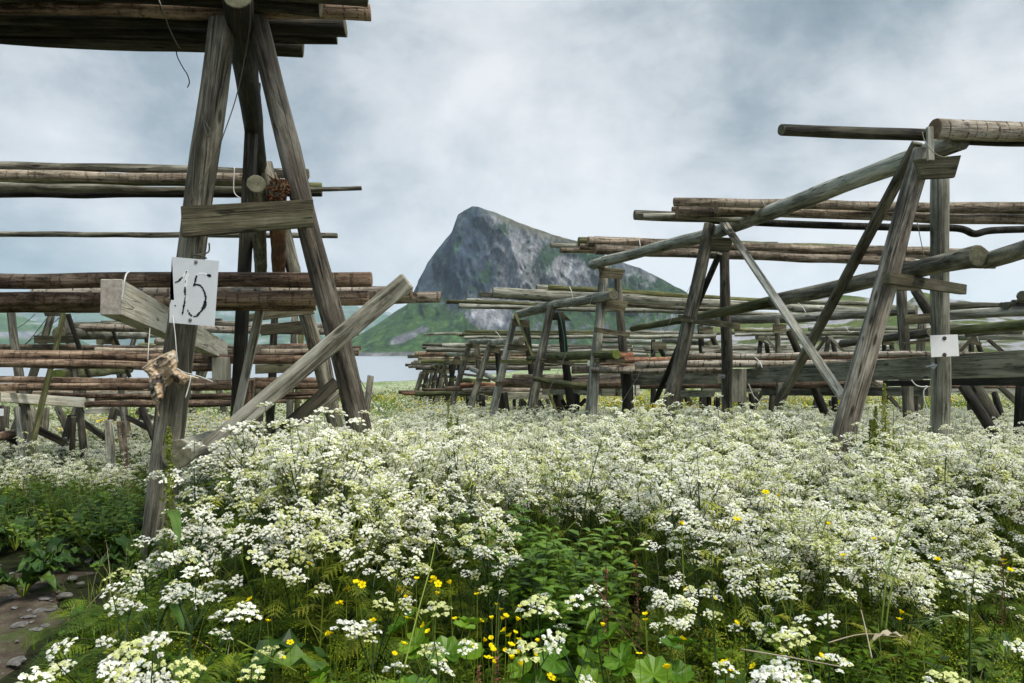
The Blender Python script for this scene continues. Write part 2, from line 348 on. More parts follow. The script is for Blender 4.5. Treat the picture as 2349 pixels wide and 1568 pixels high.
def build_path():
    B = MB('trodden_dirt'); a = B.noise(B.coord((6,6,6)), 1, 7, 0.7); b = B.noise(B.coord((40,40,40)), 1, 4, 0.7); c = B.noise(B.coord((1.7,1.7,1.7)), 1, 5, 0.6)
    col = B.ramp(a, [(0.3, (0.030,0.022,0.014)), (0.5, (0.085,0.065,0.046)), (0.7, (0.16,0.135,0.105))])
    col = B.mix(B.math('MULTIPLY', B.math('SUBTRACT', b, 0.6), 8, clamp=True), col, (0.24,0.22,0.20))
    col = B.mix(B.math('MULTIPLY', B.math('SUBTRACT', c, 0.5), 8, clamp=True), col, B.mix(b, (0.03,0.045,0.01), (0.09,0.12,0.025)))
    B.bsdf(col, 0.95, 0.15, B.math('ADD', a, B.math('MULTIPLY', b, 0.5)), 0.9, 0.03)
    V = []; Fc = []; rows = 60; cols = 40
    for j in range(rows+1):
        Y = 1.0+j/rows*4.1
        r = np.interp(Y, [1.0,2.6,3.4,4.0,4.6,5.5,7.2], [-1.2,-1.75,-2.22,-2.45,-2.75,-2.85,-3.7]) + 0.09*math.sin(Y*5)+0.06*math.sin(Y*11+1)
        l = -5.8 + 0.3*math.sin(Y*1.3)
        for i in range(cols+1):
            X = l+(r-l)*i/cols; z = gz(X, Y)+0.006+0.010*MN.noise(Vector((X*4, Y*4, 0)))
            edge = min(i, cols-i, j, rows-j)
            if edge == 0: z = gz(X, Y)-0.02
            else: z = max(z, gz(X, Y)+0.004)
            V.append((X, Y, z))
    for j in range(rows):
        for i in range(cols): a_ = j*(cols+1)+i; Fc.append((a_, a_+1, a_+cols+2, a_+cols+1))
    setp(link('path', mesh('path', V, Fc, [B.m], smooth=True)), kind='structure')
build_path()

def build_water():
    B = MB('fjord_water'); co = B.coord((0.25,1.6,1))
    n = B.noise(co, 1, 4, 0.6); n2 = B.noise(B.coord((0.02,0.09,1)), 1, 3, 0.5)
    b = B.bsdf((0.34,0.37,0.40), 0.25, 0.5, B.math('ADD', n, n2), 0.55, 0.12)
    V = [(-7900,45,-3.5),(7900,45,-3.5),(7900,8200,-3.5),(-7900,8200,-3.5)]
    setp(link('water', mesh('water', V, [(0,1,2,3)], [B.m])), kind='structure')
build_water()

def terrain(name, crest, Dc, Df, zf, x0, x1, step, rows, prof, disp, colour, mat, back=0.5, crest_noise=1.0, depth_fn=None):
    xs = np.arange(x0, x1+0.1, step); cx_ = [c[0] for c in crest]; cy_ = [c[1] for c in crest]
    V = []; C = []; nc = len(xs); nb = 8
    for x in xs:
        yc = np.interp(x, cx_, cy_); D = Dc if depth_fn is None else depth_fn(x)
        X = (x-CX)/F*D
        Zc = EYE+(810-yc)/F*D + crest_noise*MN.fractal(Vector((X*0.02, 3.1, 0.7)), 1.0, 2.0, 5)*D*0.0022
        Zc = max(Zc, zf+0.5)
        for j in range(rows+1):
            t = j/rows; g, f = prof(x, t)
            Y = Df+(D-Df)*g; Z = zf+(Zc-zf)*f
            dy, dz = disp(X, Y, Z, x, t); e = min(1, t*6)*min(1, (1-t)*7)
            V.append(Vector((X, Y+dy*e, Z+dz*e)))
        for j in range(1, nb+1):
            t = j/nb; V.append(Vector((X, D+(D-Df)*back*t, zf+(Zc-zf)*(1-t)**1.3-2*t)))
    per = rows+1+nb; Fc = []
    for i in range(nc-1):
        for j in range(per-1): a = i*per+j; Fc.append((a, a+per, a+per+1, a+1))
    me = mesh(name, V, Fc, [mat], smooth=True)
    nrm = np.zeros(len(V)*3); me.vertices.foreach_get('normal', nrm); nrm = nrm.reshape(-1, 3)
    for i, p in enumerate(V):
        px, py = project(p); C.extend((*colour(px, py, p, nrm[i], (i % per)/rows), 1.0))
    at = me.color_attributes.new('tint', 'FLOAT_COLOR', 'POINT'); at.data.foreach_set('color', C)
    return setp(link(name, me), kind='structure')
def rockmat(name, s1, s2, bd, vs=(1,1,1), crag=0.0):
    B = MB(name); A = B.n('ShaderNodeAttribute', attribute_name='tint')
    n = B.noise(B.coord(tuple(s1*k for k in vs)), 1, 8, 0.72); m = B.noise(B.coord(tuple(s2*k for k in vs)), 1, 6, 0.75, 0.4)
    k = B.math('MULTIPLY', B.math('ADD', B.math('MULTIPLY', n, 0.9), m), 1.08)
    k = B.math('POWER', k, 1.7); h = B.math('ADD', n, m)
    if crag:    # steep joints and ledges of the cliff
        t = B.n('ShaderNodeTexCoord'); mp1 = B.n('ShaderNodeMapping'); mp1.inputs['Rotation'].default_value = (0, rad(16), 0); mp1.inputs['Scale'].default_value = (0.042, 0.02, 0.011); B.l(t.outputs['Object'], mp1.inputs[0])
        r = B.n('ShaderNodeTexNoise'); r.noise_type = 'RIDGED_MULTIFRACTAL'; r.inputs['Scale'].default_value = 1; r.inputs['Detail'].default_value = 7; r.inputs['Roughness'].default_value = 0.62; r.inputs['Lacunarity'].default_value = 2.2; r.inputs['Distortion'].default_value = 0.35; B.l(mp1.outputs[0], r.inputs['Vector'])
        mp2 = B.n('ShaderNodeMapping'); mp2.inputs['Rotation'].default_value = (0, rad(-34), 0); mp2.inputs['Scale'].default_value = (0.03, 0.02, 0.06); B.l(t.outputs['Object'], mp2.inputs[0])
        r2 = B.n('ShaderNodeTexNoise'); r2.noise_type = 'RIDGED_MULTIFRACTAL'; r2.inputs['Scale'].default_value = 1; r2.inputs['Detail'].default_value = 6; r2.inputs['Roughness'].default_value = 0.6; B.l(mp2.outputs[0], r2.inputs['Vector'])
        cr_ = B.math('ADD', B.math('MULTIPLY', r.outputs[0], 0.62), B.math('MULTIPLY', r2.outputs[0], 0.28))
        k = B.math('MULTIPLY', k, B.math('MULTIPLY_ADD', B.math('MINIMUM', cr_, 1.1), 3.1, 0.74)); h = B.math('ADD', B.math('MULTIPLY', cr_, 1.6), B.math('MULTIPLY', m, 0.6))
        k = B.math('MINIMUM', B.math('MAXIMUM', k, 0.3), 2.4)
    sc = B.n('ShaderNodeVectorMath', operation='SCALE'); B.l(A.outputs['Color'], sc.inputs[0]); B.l(k, sc.inputs['Scale'])
    B.bsdf(sc.outputs[0], 0.95, 0.1, h, 1.0, bd); return B.m
def blob(x, y, cx, cy, rx, ry, ang=0):
    a = rad(ang); dx, dy = x-cx, y-cy; u = (dx*math.cos(a)+dy*math.sin(a))/rx; v_ = (-dx*math.sin(a)+dy*math.cos(a))/ry
    return math.exp(-(u*u+v_*v_)**1.5)
def lerp3(a, b, t): t = min(1, max(0, t)); return tuple(a[i]+(b[i]-a[i])*t for i in range(3))

# --- the peak across the fjord
crest_m = [(760,815),(800,806),(830,784),(852,764),(870,745),(905,716),(932,700),(945,684),(952,662),(966,636),(980,604),(1000,576),(1022,548),(1036,532),(1043,512),(1050,492),(1062,484),(1083,474),(1098,476),(1112,481),(1135,486),(1160,497),(1190,510),(1220,522),(1250,532),(1280,543),(1330,556),(1360,568),(1395,590),(1440,607),(1470,617),(1500,630),(1525,642),(1545,655),(1570,668),(1600,690),(1650,712),(1720,740),(1800,790)]
def prof_m(x, t):
    k = float(sstep(935, 1010, x))*(1-float(sstep(1480, 1640, x))*0.8)   # 1 = cliff
    # gentle talus low down, steep wall above
    tb = 0.42; fb = 0.30 + 0.10*float(sstep(1250, 1500, x))
    if t < tb: f = fb*(t/tb)**1.15; g = 0.62*(t/tb)
    else: s = (t-tb)/(1-tb); f = fb+(1-fb)*s**0.86; g = 0.62+0.38*s**1.15
    f2 = t; g2 = t
    return g2+(g-g2)*k, f2+(f-f2)*k
def disp_m(X, Y, Z, x, t):
    k = float(sstep(930, 1010, x))
    a = MN.ridged_multi_fractal(Vector(((X+Z*0.35)*0.011, Z*0.0045, 1.3)), 1.0, 2.1, 5, 1.0, 2.0)-1.0
    b = MN.fractal(Vector((X*0.045, Z*0.03, 7.3)), 1.0, 2.0, 5)
    c = MN.ridged_multi_fractal(Vector(((X-Z*0.2)*0.035, Z*0.014, 4.1)), 1.0, 2.1, 5, 1.0, 2.0)-1.0
    big = 70*(1-abs(x-1130)/260) if 870 < x < 1390 else 0
    dy = -(a*66+c*15+b*8)*(0.25+0.75*k)*min(1, t*2.2) - max(0, big)*0.5*math.sin(min(1, t*1.3)*math.pi)
    return dy, 2.2*b*(1-t)
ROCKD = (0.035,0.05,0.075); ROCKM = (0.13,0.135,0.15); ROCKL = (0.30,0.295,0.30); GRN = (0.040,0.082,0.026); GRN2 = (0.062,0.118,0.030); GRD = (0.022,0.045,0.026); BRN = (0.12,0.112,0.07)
def col_m(px, py, p, nr, tt):
    x = (px-856.4)/.33853; y = (py-428.2)/.33853
    nz = MN.fractal(Vector((x*0.012, y*0.012, 0)), 0.9, 2.0, 6); nf = MN.fractal(Vector((x*0.05, y*0.035, 4)), 0.8, 2.0, 5)
    ds = (x+y*0.55); st = MN.fractal(Vector((ds*0.02, (y-x*0.4)*0.004, 8)), 0.9, 2.0, 5)
    g = 0.0
    g += 1.0*float(sstep(-40, 60, y-(722+(x-250)*0.50)))*(1-float(sstep(660, 800, x)))
    for cx_, cy_, rx, ry, an, wt in ((240,1010,190,38,-24,-1.25),(430,960,60,24,-24,-0.7),(130,1000,50,50,-30,-0.4),(560,430,30,150,25,0.35),(860,290,60,40,0,0.45),(770,600,50,100,30,0.5),
        (1190,470,60,110,30,0.8),(1330,520,110,60,0,-0.4),(1450,480,200,60,20,0.5),(1150,640,60,60,0,0.4),(1380,640,130,60,0,-0.2),(1000,870,120,50,0,0.3),(780,870,120,75,-20,-0.9),(900,900,70,40,-30,-0.6),
        (1350,860,350,70,0,0.55),(1700,700,200,90,0,0.45),(1850,640,110,45,25,-0.35),(2000,700,150,60,20,0.55),(1400,430,110,25,18,0.6),(1050,1080,500,50,0,0.25),(640,640,60,90,0,0.25),(500,700,60,50,0,0.3),(440,480,40,60,0,0.25)):
        g += wt*blob(x, y, cx_, cy_, rx, ry, an)
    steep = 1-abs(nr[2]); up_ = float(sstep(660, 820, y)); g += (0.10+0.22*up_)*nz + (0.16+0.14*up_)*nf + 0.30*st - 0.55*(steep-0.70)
    g += 0.45*float(sstep(1180, 1500, x))*(0.2+max(0, nz))
    # heath along the right-hand skyline
    yc = np.interp(px, [c[0] for c in crest_m], [c[1] for c in crest_m]); ed = (py-yc)/.33853
    brown = float(sstep(45, 5, ed)) if False else max(0.0, 1-ed/ (75+25*nz))*float(sstep(700, 950, x))*(1-float(sstep(1380,1500,x)))
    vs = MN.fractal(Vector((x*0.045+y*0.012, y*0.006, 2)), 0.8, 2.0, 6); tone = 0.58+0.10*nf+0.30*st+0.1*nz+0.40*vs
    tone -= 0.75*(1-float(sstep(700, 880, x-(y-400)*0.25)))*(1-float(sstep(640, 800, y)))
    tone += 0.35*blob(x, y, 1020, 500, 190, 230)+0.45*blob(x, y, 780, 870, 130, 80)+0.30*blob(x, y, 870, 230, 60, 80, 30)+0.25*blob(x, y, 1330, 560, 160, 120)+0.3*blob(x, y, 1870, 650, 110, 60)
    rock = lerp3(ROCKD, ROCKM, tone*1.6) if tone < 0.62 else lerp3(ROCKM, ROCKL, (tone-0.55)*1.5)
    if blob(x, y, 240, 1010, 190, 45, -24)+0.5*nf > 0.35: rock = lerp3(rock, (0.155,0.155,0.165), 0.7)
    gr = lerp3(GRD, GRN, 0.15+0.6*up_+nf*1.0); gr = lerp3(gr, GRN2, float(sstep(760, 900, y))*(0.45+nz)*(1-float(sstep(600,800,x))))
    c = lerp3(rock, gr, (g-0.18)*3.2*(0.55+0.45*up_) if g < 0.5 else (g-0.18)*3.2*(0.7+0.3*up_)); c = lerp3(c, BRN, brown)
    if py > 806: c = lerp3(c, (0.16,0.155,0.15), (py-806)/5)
    return c
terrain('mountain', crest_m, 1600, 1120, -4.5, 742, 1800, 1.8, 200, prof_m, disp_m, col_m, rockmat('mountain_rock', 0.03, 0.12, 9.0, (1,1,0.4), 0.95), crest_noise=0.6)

# --- rocky rise behind the racks on the right
crest_r = [(1180,832),(1260,826),(1400,812),(1500,795),(1560,775),(1620,752),(1700,742),(1780,722),(1849,694),(1885,684),(1923,678),(1960,684),(1994,690),(2040,700),(2062,700),(2082,690),(2105,674),(2118,669),(2140,674),(2160,686),(2180,696),(2215,712),(2250,722),(2290,738),(2349,746),(2450,758),(2600,785),(2900,800)]
def prof_h(x, t): return t, t**1.5 if t < 1 else 1
def disp_h(X, Y, Z, x, t):
    a = MN.ridged_multi_fractal(Vector((X*0.014, Y*0.006, 2.3)), 1.0, 2.1, 6, 1.0, 2.0)-1.0
    b = MN.fractal(Vector((X*0.05, Y*0.03, 7.3)), 1.0, 2.0, 4)
    return 0.0, (a*3.0+b*1.3)*min(1, t*2)
def col_h(px, py, p, nr, tt):
    nf = MN.fractal(Vector((p.x*0.05, p.y*0.02, p.z*0.05)), 0.8, 2.0, 6); nz = MN.fractal(Vector((p.x*0.012, p.y*0.008, 3)), 1, 2, 4)
    gr = lerp3((0.045,0.085,0.018), (0.15,0.17,0.05), 0.5+nz); gr = lerp3(gr, (0.16,0.14,0.085), 0.3+nf*0.6)
    k = 0.35*float(sstep(0.35, 0.75, tt)) + 0.25*blob(px, py, 2240, 735, 110, 22)+0.2*blob(px, py, 1990, 760, 90, 22)+0.2*blob(px, py, 1930, 705, 80, 20)+0.2*blob(px,py,2120,690,40,30)
    return lerp3(gr, (0.36,0.35,0.36), (nf*1.4+k-0.30)*5)
terrain('hills', crest_r, 620, 170, -3.4, 1180, 2900, 6, 90, prof_h, disp_h, col_h, rockmat('hill_heath', 0.09, 0.5, 1.5), crest_noise=1.6)

# --- far shores on the left
def prof_l(x, t): return t, t**0.9
def mk_disp(s, a):
    def f(X, Y, Z, x, t):
        r = MN.ridged_multi_fractal(Vector((X*s, Y*s*0.6, 2.3)), 1.0, 2.1, 5, 1.0, 2.0)-1.0
        return -r*a*1.6, r*a*0.3
    return f
def col_g(px, py, p, nr, tt):
    nf = MN.fractal(Vector((p.x*0.006, p.z*0.02, 3)), 0.8, 2.0, 6)
    c = lerp3((0.03,0.07,0.022), (0.07,0.13,0.03), 0.5+nf)
    return lerp3(c, (0.22,0.22,0.24), (nf+0.25*(1-abs(nr[2]))-0.25)*3)
mh = rockmat('far_hillside', 0.004, 0.02, 12.0)
terrain('hills', [(-400,700),(-120,700),(0,705),(30,712),(60,728),(95,742),(130,752),(160,770),(190,792),(220,806),(260,815)], 3000, 2300, -4, -400, 262, 6, 60, prof_l, mk_disp(0.004, 60), col_g, mh, crest_noise=1.5)
terrain('hills', [(100,812),(300,800),(420,780),(560,765),(640,758),(720,764),(800,775),(860,790),(910,806),(960,812)], 4600, 4000, -4, 100, 960, 8, 40, prof_l, mk_disp(0.003, 60), col_g, mh, crest_noise=1.5)
terrain('hills', [(-500,680),(-200,660),(0,682),(100,700),(200,690),(330,705),(450,690),(560,700),(640,694),(730,700),(800,702),(850,708),(895,716),(925,732),(960,752),(1010,775),(1060,800),(1100,812)], 7600, 6400, -4, -500, 1100, 8, 40, prof_l, mk_disp(0.0016, 150), col_g, mh, crest_noise=1.5)

# --- the air over the fjord
def build_haze():
    m = bpy.data.materials.new('haze_air'); m.use_nodes = True; t = m.node_tree; t.nodes.clear()
    o = t.nodes.new('ShaderNodeOutputMaterial'); v = t.nodes.new('ShaderNodeVolumePrincipled'); v.inputs['Color'].default_value = (0.72,0.87,1.0,1); v.inputs['Density'].default_value = 0.00006; v.inputs['Anisotropy'].default_value = 0.0
    t.links.new(v.outputs[0], o.inputs['Volume'])
    x0,x1,y0,y1,z0,z1 = -8000,8000,-60,8300,-8.0,700
    V = [(x0,y0,z0),(x1,y0,z0),(x1,y1,z0),(x0,y1,z0),(x0,y0,z1),(x1,y0,z1),(x1,y1,z1),(x0,y1,z1)]
    setp(link('haze', mesh('haze', V, [(3,2,1,0),(4,5,6,7),(0,1,5,4),(1,2,6,5),(2,3,7,6),(3,0,4,7)], [m])), kind='stuff')
HAZE = True
if HAZE: build_haze()
# ------------------------------------------------------------------ racks
def L(par, name, a, b, r0, r1=None, mat='grey', **k): return log(name, q(*a), q(*b), r0, r1, mat, par, **k)
def G(par, a, b, r0, r1=None, mat='grey', **k): return leg(q(*a), q(*b), r0, r1, mat, par, **k)
def BD(par, name, r, pts, d, thick=0.035, mat='board'):
    ds = d if isinstance(d, (list, tuple)) else [d]*4
    return prism(name, [q(r, x, y, dd) for (x, y), dd in zip(pts, ds)], thick, mat, par)
def BR(par, name, a, b, w, t, mat='plank', **k): return bar(name, q(*a), q(*b), w, t, mat, par, **k)
def rack(label, r, x, y, d, group=None):
    p = q(r, x, y, d); return empty('drying_rack', (p.x, p.y, gz(p.x, p.y)), label, 'drying rack', group)

# --- near left rack, numbered 15
A = rack('tall timber drying rack on the left whose front leg carries the sign 15', 0, 440, 1290, 4.75)
L(A, 'ridge_log', (1,1390,-30,4.35), (0,604,470,10.4), .088, .085, 'dark', wob=.002)
G(A, (1,1302,130,4.72), (2,1003,1150,4.72), .080, .092, 'grey', bend=.015)
G(A, (1,1508,100,4.78), (2,2110,1080,5.2), .066, .080, 'bark', bend=.01)
BD(A, 'crossboard', 1, [(1072,1225),(1835,1172),(1843,1345),(1070,1392)], [4.56,4.76,4.76,4.56], .04, 'board')
L(A, 'tie_log', (1,1505,1080,4.62), (0,600,640,10.2), .058, .075, 'grey', wob=.002)
L(A, 'tie_log', (1,1630,1110,4.74), (0,640,640,9.6), .066, .082, 'rot', wob=.003)
# second frame of the same rack
G(A, (1,1560,960,8.3), (2,1960,1040,8.5), .075, .085, 'grey')
BR(A, 'post', (1,1512,500,6.9), (2,1410,1090,7.0), .10, .09, 'dark')
BR(A, 'brace', (2,1540,395,6.3), (2,1392,1060,6.4), .07, .035, 'plank')
BD(A, 'crossboard', 2, [(1385,440),(1835,385),(1840,425),(1415,500)], 7.9, .035, 'board')
BR(A, 'brace', (3,243,638,4.72), (2,1240,1215,5.0), .115, .04, 'plank')
BR(A, 'brace', (2,1985,838,5.62), (2,1590,1185,5.5), .085, .06, 'dark')
BR(A, 'brace', (2,1995,905,7.2), (2,1790,1075,7.0), .06, .05, 'grey')
G(A, (2,1610,455,11.5), (2,1582,1130,11.5), .058, .064, 'dark')
G(A, (2,1728,440,12.5), (2,1705,1050,12.5), .052, .058, 'grey')
BD(A, 'crossboard', 2, [(1535,498),(1785,475),(1790,540),(1535,565)], 11.3, .035, 'board')
BD(A, 'crossboard', 2, [(1500,735),(1785,725),(1785,780),(1505,785)], 11.2, .035, 'board')
BR(A, 'support_block', (2,1480,820,7.6), (2,1470,1010,7.6), .09, .07, 'brown')
G(A, (2,1520,830,9.3), (2,1510,1000,9.3), .08, .08, 'grey')
BR(A, 'support_block', (1,1560,312,5.0), (1,1594,400,5.0), .06, .05, 'dark')
G(A, (2,1770,540,13.0), (2,1745,980,13), .05, .05, 'moss')
G(A, (2,1900,600,10.5), (2,1965,960,10.6), .05, .055, 'bark')
# white squared beam with its end block
p0 = (q(9,262,562,4.25)+q(9,262,562,4.25))/2; p1 = q(9,1235,1095,8.9)
bar('square_beam', p0, p1, .205, .115, 'beam', A, toward=Vector((0.85,0.35,0)), bevel=.003)
bar('square_beam', q(9,1185,1150,8.3), q(9,1185,1368,8.3), .15, .17, 'beam', A, bevel=.003)

# --- rack behind it, lower left
A = rack('weathered rack with pale squared beams behind the lower red brown poles at far left', 8, 300, 1500, 9.5)
prism('square_beam', [q(8,-60,1092,8.8), q(8,862,1170,10.4), q(8,862,1246,10.4), q(8,-60,1205,8.8)], .10, 'beam', A)
prism('square_beam', [q(8,820,1250,13.2), q(8,1215,1235,13.6), q(8,1215,1275,13.6), q(8,820,1332,13.2)], .10, 'beam', A)
G(A, (8,238,1200,9.3), (8,285,1560,9.2), .050, .052, 'grey')
G(A, (8,1195,1250,12.5), (8,1225,1560,12.3), .042, .044, 'grey')
G(A, (8,108,320,9.6), (8,190,960,9.4), .052, .055, 'grey')
G(A, (8,620,330,9.0), (8,330,1560,8.6), .030, .036, 'moss')
for a, b in (((8,250,1395,9.6),(8,655,1590,9.8)), ((8,760,1345,11),(8,1065,1550,10.8)), ((8,1120,1268,13),(8,1540,1490,12.6)), ((8,1345,1290,15),(8,1640,1400,15))): BR(A, 'brace', a, b, .085, .05, 'dark')
for a, b, r in (((8,1120,1260,12.6),(8,1035,1540,12.5),.055), ((8,1385,1255,12),(8,1515,1560,11.8),.055), ((8,700,1330,11.5),(8,645,1540,11.4),.055), ((8,1430,1260,15),(8,1345,1470,15),.06), ((8,300,1250,13.5),(8,365,1480,13.4),.07), ((8,560,1240,15),(8,620,1385,15),.07), ((8,445,1250,14),(8,440,1380,14),.07), ((8,60,1240,14),(8,55,1320,14),.07), ((8,10,1230,12),(8,15,1450,12),.065)):
    G(A, a, b, r, r, 'dark' if r < .06 else 'grey')
BR(A, 'brace', (8,-60,1440,9.5), (8,320,1640,9.8), .09, .05, 'dark')
L(A, 'tie_log', (8,-60,1550,8.8), (8,175,1500,9.6), .06, .06, 'brown')

# --- upper left frames seen over the poles
A = rack('lichened rack with mossy low log seen between pole bundles at far left', 8, 560, 1000, 11)
L(A, 'ridge_log', (8,575,520,10.2), (8,1110,545,13.5), .085, .09, 'grey'); L(A, 'ridge_log', (8,1100,540,13.6), (8,1640,530,18), .09, .08, 'silver')
for a, b in (((8,500,355,10.4),(8,400,675,10.3)), ((8,650,345,10.6),(8,805,1560,10.2)), ((8,1010,560,13.4),(8,900,860,13.3)), ((8,1108,560,13.6),(8,1160,880,13.5)), ((8,1320,545,16),(8,1245,850,16)), ((8,1432,545,16.2),(8,1480,860,16))): G(A, a, b, .046, .050, 'grey')
BD(A, 'crossboard', 8, [(345,548),(740,545),(742,622),(345,618)], 10.2, .035, 'board'); BD(A, 'crossboard', 8, [(450,325),(610,325),(620,358),(445,356)], 10.3)
BD(A, 'crossboard', 8, [(965,572),(1140,572),(1142,634),(938,630)], 13.2); BD(A, 'crossboard', 8, [(1285,530),(1455,528),(1458,582),(1272,582)], 15.8)
BR(A, 'brace', (8,680,330,10.1), (8,890,950,10.3), .055, .04, 'dark'); BR(A, 'brace', (8,1115,500,13.1), (8,1280,950,13.3), .06, .04, 'dark')
L(A, 'tie_log', (8,560,935,10.0), (8,900,905,11.5), .085, .07, 'moss'); L(A, 'tie_log', (8,860,915,11.3), (8,1275,885,14), .075, .06, 'moss')
A = rack('small distant trestle standing at the water behind the squared beam of the near rack', 9, 1000, 1250, 24)
for a, b in (((9,930,1160,24),(9,900,1330,24)), ((9,1040,1160,24),(9,1075,1330,24)), ((2,1215,740,26),(2,1195,800,26)), ((2,1262,740,26),(2,1275,800,26))): G(A, a, b, .10, .10, 'grey')
BD(A, 'crossboard', 9, [(930,1235),(1060,1235),(1065,1275),(915,1275)], 23.8)
L(A, 'ridge_log', (9,860,1165,24), (9,1080,1160,24.2), .09, .09, 'grey')
L(A, 'tie_log', (9,880,1262,24.6), (9,1080,1255,24.9), .08, .08, 'moss')
for i in range(7):   # silvery legs of racks further off, low on the left
    pass

# --- right row, receding
A = rack('largest A-shaped rack on the right with crossed braces and a thick sloping ridge log', 4, 1600, 1500, 6.3)
L(A, 'ridge_log', (4,1968,199,5.98), (4,560,735,9.85), .093, .088, 'silver', wob=.003)
L(A, 'ridge_log', (4,545,742,9.9), (3,1484,527,13.4), .086, .088, 'silver', bend=.01)
G(A, (4,1750,265,6.15), (7,425,1500,6.15), .082, .098, 'bark'); G(A, (4,1853,405,6.95), (4,1855,1560,6.95), .077, .080, 'silver')
BD(A, 'gusset_board', 4, [(1735,310),(1925,300),(1972,415),(1698,440)], [6.02,6.02,6.02,6.02], .035); 
BD(A, 'crossboard', 4, [(1520,975),(1972,1045),(1973,1108),(1516,1040)], [6.0,6.72,6.72,6.0], .06, 'board')
BR(A, 'peg', (4,1782,128,5.9), (4,1788,324,5.9), .05, .03, 'silver')
BR(A, 'brace', (4,1716,200,6.35), (6,1600,1200,8.4), .092, .05, 'grey'); BR(A, 'brace', (4,562,665,9.6), (6,2245,1190,6.75), .085, .04, 'plank')
L(A, 'tie_log', (4,2085,880,5.55), (4,880,1140,8.9), .079, .073, 'grey', bend=.03); L(A, 'tie_log', (4,890,1138,9.0), (4,45,1308,12.2), .070, .050, 'moss', bend=.02)
L(A, 'tie_log', (4,2130,905,5.75), (4,2480,805,4.7), .064, .064, 'grey')
G(A, (4,507,695,9.55), (6,580,1130,9.3), .080, .098, 'grey'); G(A, (4,590,850,10.3), (4,605,1540,10.3), .068, .074, 'grey')
BD(A, 'gusset_board', 4, [(460,765),(628,772),(628,860),(434,846)], 9.5); BD(A, 'crossboard', 4, [(315,1225),(667,1275),(664,1310),(315,1262)], [9.2,9.9,9.9,9.2], .05, 'board')
BR(A, 'brace', (4,560,850,10.1), (6,410,1160,12.0), .075, .06, 'dark')
BR(A, 'hanging_plank', (6,1220,870,10.1), (6,1220,1196,10.1), .20, .04, 'grey')
A2_ = A
A = rack('second rack of the right row with stacked gusset boards and mossy green log end', 3, 1560, 1500, 13)
G(A, (3,1572,488,13.3), (3,1470,1540,13), .080, .105, 'silver'); G(A, (3,1650,560,13.8), (3,1722,1480,13.8), .068, .095, 'grey')
BD(A, 'gusset_board', 3, [(1542,548),(1685,560),(1703,636),(1518,614)], 13.1); BD(A, 'gusset_board', 3, [(1560,762),(1712,780),(1717,852),(1528,826)], 13.1)
BD(A, 'crossboard', 3, [(1496,955),(1727,990),(1725,1022),(1494,985)], [12.8,13.3,13.3,12.8], .05); BD(A, 'crossboard', 3, [(1495,1163),(1745,1172),(1745,1200),(1495,1195)], [12.8,13.3,13.3,12.8], .05)
L(A, 'ridge_log', (3,1625,735,12.7), (3,1225,805,15.1), .09, .092, 'silver'); L(A, 'ridge_log', (3,1230,803,15.2), (3,978,872,17.3), .092, .095, 'silver')
L(A, 'tie_log', (3,1650,1142,12.5), (3,1200,1150,14.6), .088, .075, 'moss'); L(A, 'tie_log', (3,1240,1150,14.7), (3,1050,1166,16.8), .07, .05, 'moss')
L(A, 'tie_log', (3,1655,1148,13.6), (3,1752,1146,13.9), .07, .06, 'red')
G(A, (3,1207,810,15.0), (3,1062,1540,14.7), .085, .105, 'grey'); G(A, (3,1262,850,15.4), (3,1340,1500,15.4), .078, .09, 'dark')
BD(A, 'gusset_board', 3, [(1180,852),(1308,856),(1313,912),(1240,905)], 15.6); BD(A, 'crossboard', 3, [(1124,1164),(1352,1188),(1350,1215),(1122,1190)], [14.6,15.1,15.1,14.6], .05)
G(A, (3,965,865,17.4), (3,810,1530,17.1), .08, .10, 'silver'); G(A, (3,1030,900,17.8), (3,1098,1450,17.8), .075, .085, 'dark')
BD(A, 'gusset_board', 3, [(945,898),(1056,910),(1058,962),(930,942)], 17.2); BD(A, 'gusset_board', 3, [(915,1068),(1050,1074),(1046,1114),(905,1110)], 17.0); BD(A, 'crossboard', 3, [(860,1175),(1072,1180),(1070,1204),(858,1198)], 16.9, .05, 'moss')
BR(A, 'brace', (3,965,868,16.9), (3,1245,1535,16.0), .065, .04, 'moss')
BD(A, 'support_block', 3, [(828,1320),(886,1324),(886,1358),(828,1355)], 16.9, .1)
A = rack('third rack of the right row, its short ridge log ending at a green brace', 3, 700, 1400, 21)
L(A, 'ridge_log', (3,1002,1048,17.2), (3,805,1058,19.9), .092, .085, 'silver'); L(A, 'ridge_log', (3,812,1054,20.0), (3,665,1048,22.6), .085, .085, 'silver')
G(A, (3,795,1058,20.0), (3,650,1520,19.7), .085, .10, 'grey'); G(A, (3,842,1110,20.4), (3,865,1420,20.4), .08, .085, 'dark')
BD(A, 'gusset_board', 3, [(785,1075),(860,1090),(858,1130),(775,1118)], 19.8); BD(A, 'crossboard', 3, [(700,1298),(795,1306),(794,1326),(700,1318)], 19.5, .05)
G(A, (3,658,1050,22.8), (3,540,1450,22.5), .085, .10, 'grey'); G(A, (3,706,1100,23), (3,722,1400,23), .08, .085, 'grey')
BD(A, 'gusset_board', 3, [(630,1064),(716,1070),(720,1100),(620,1096)], 22.6); BD(A, 'gusset_board', 3, [(604,1147),(732,1145),(732,1180),(598,1176)], 22.4); BD(A, 'crossboard', 3, [(574,1260),(704,1276),(702,1292),(574,1276)], 22.3, .05)
L(A, 'tie_log', (3,665,1238,22.0), (3,830,1308,19.9), .075, .07, 'silver'); L(A, 'tie_log', (3,560,1310,24), (3,680,1320,22), .07, .07, 'moss')
A = rack('far end of the right row, a cluster of thin trestles shrinking towards the water', 3, 430, 1400, 34)
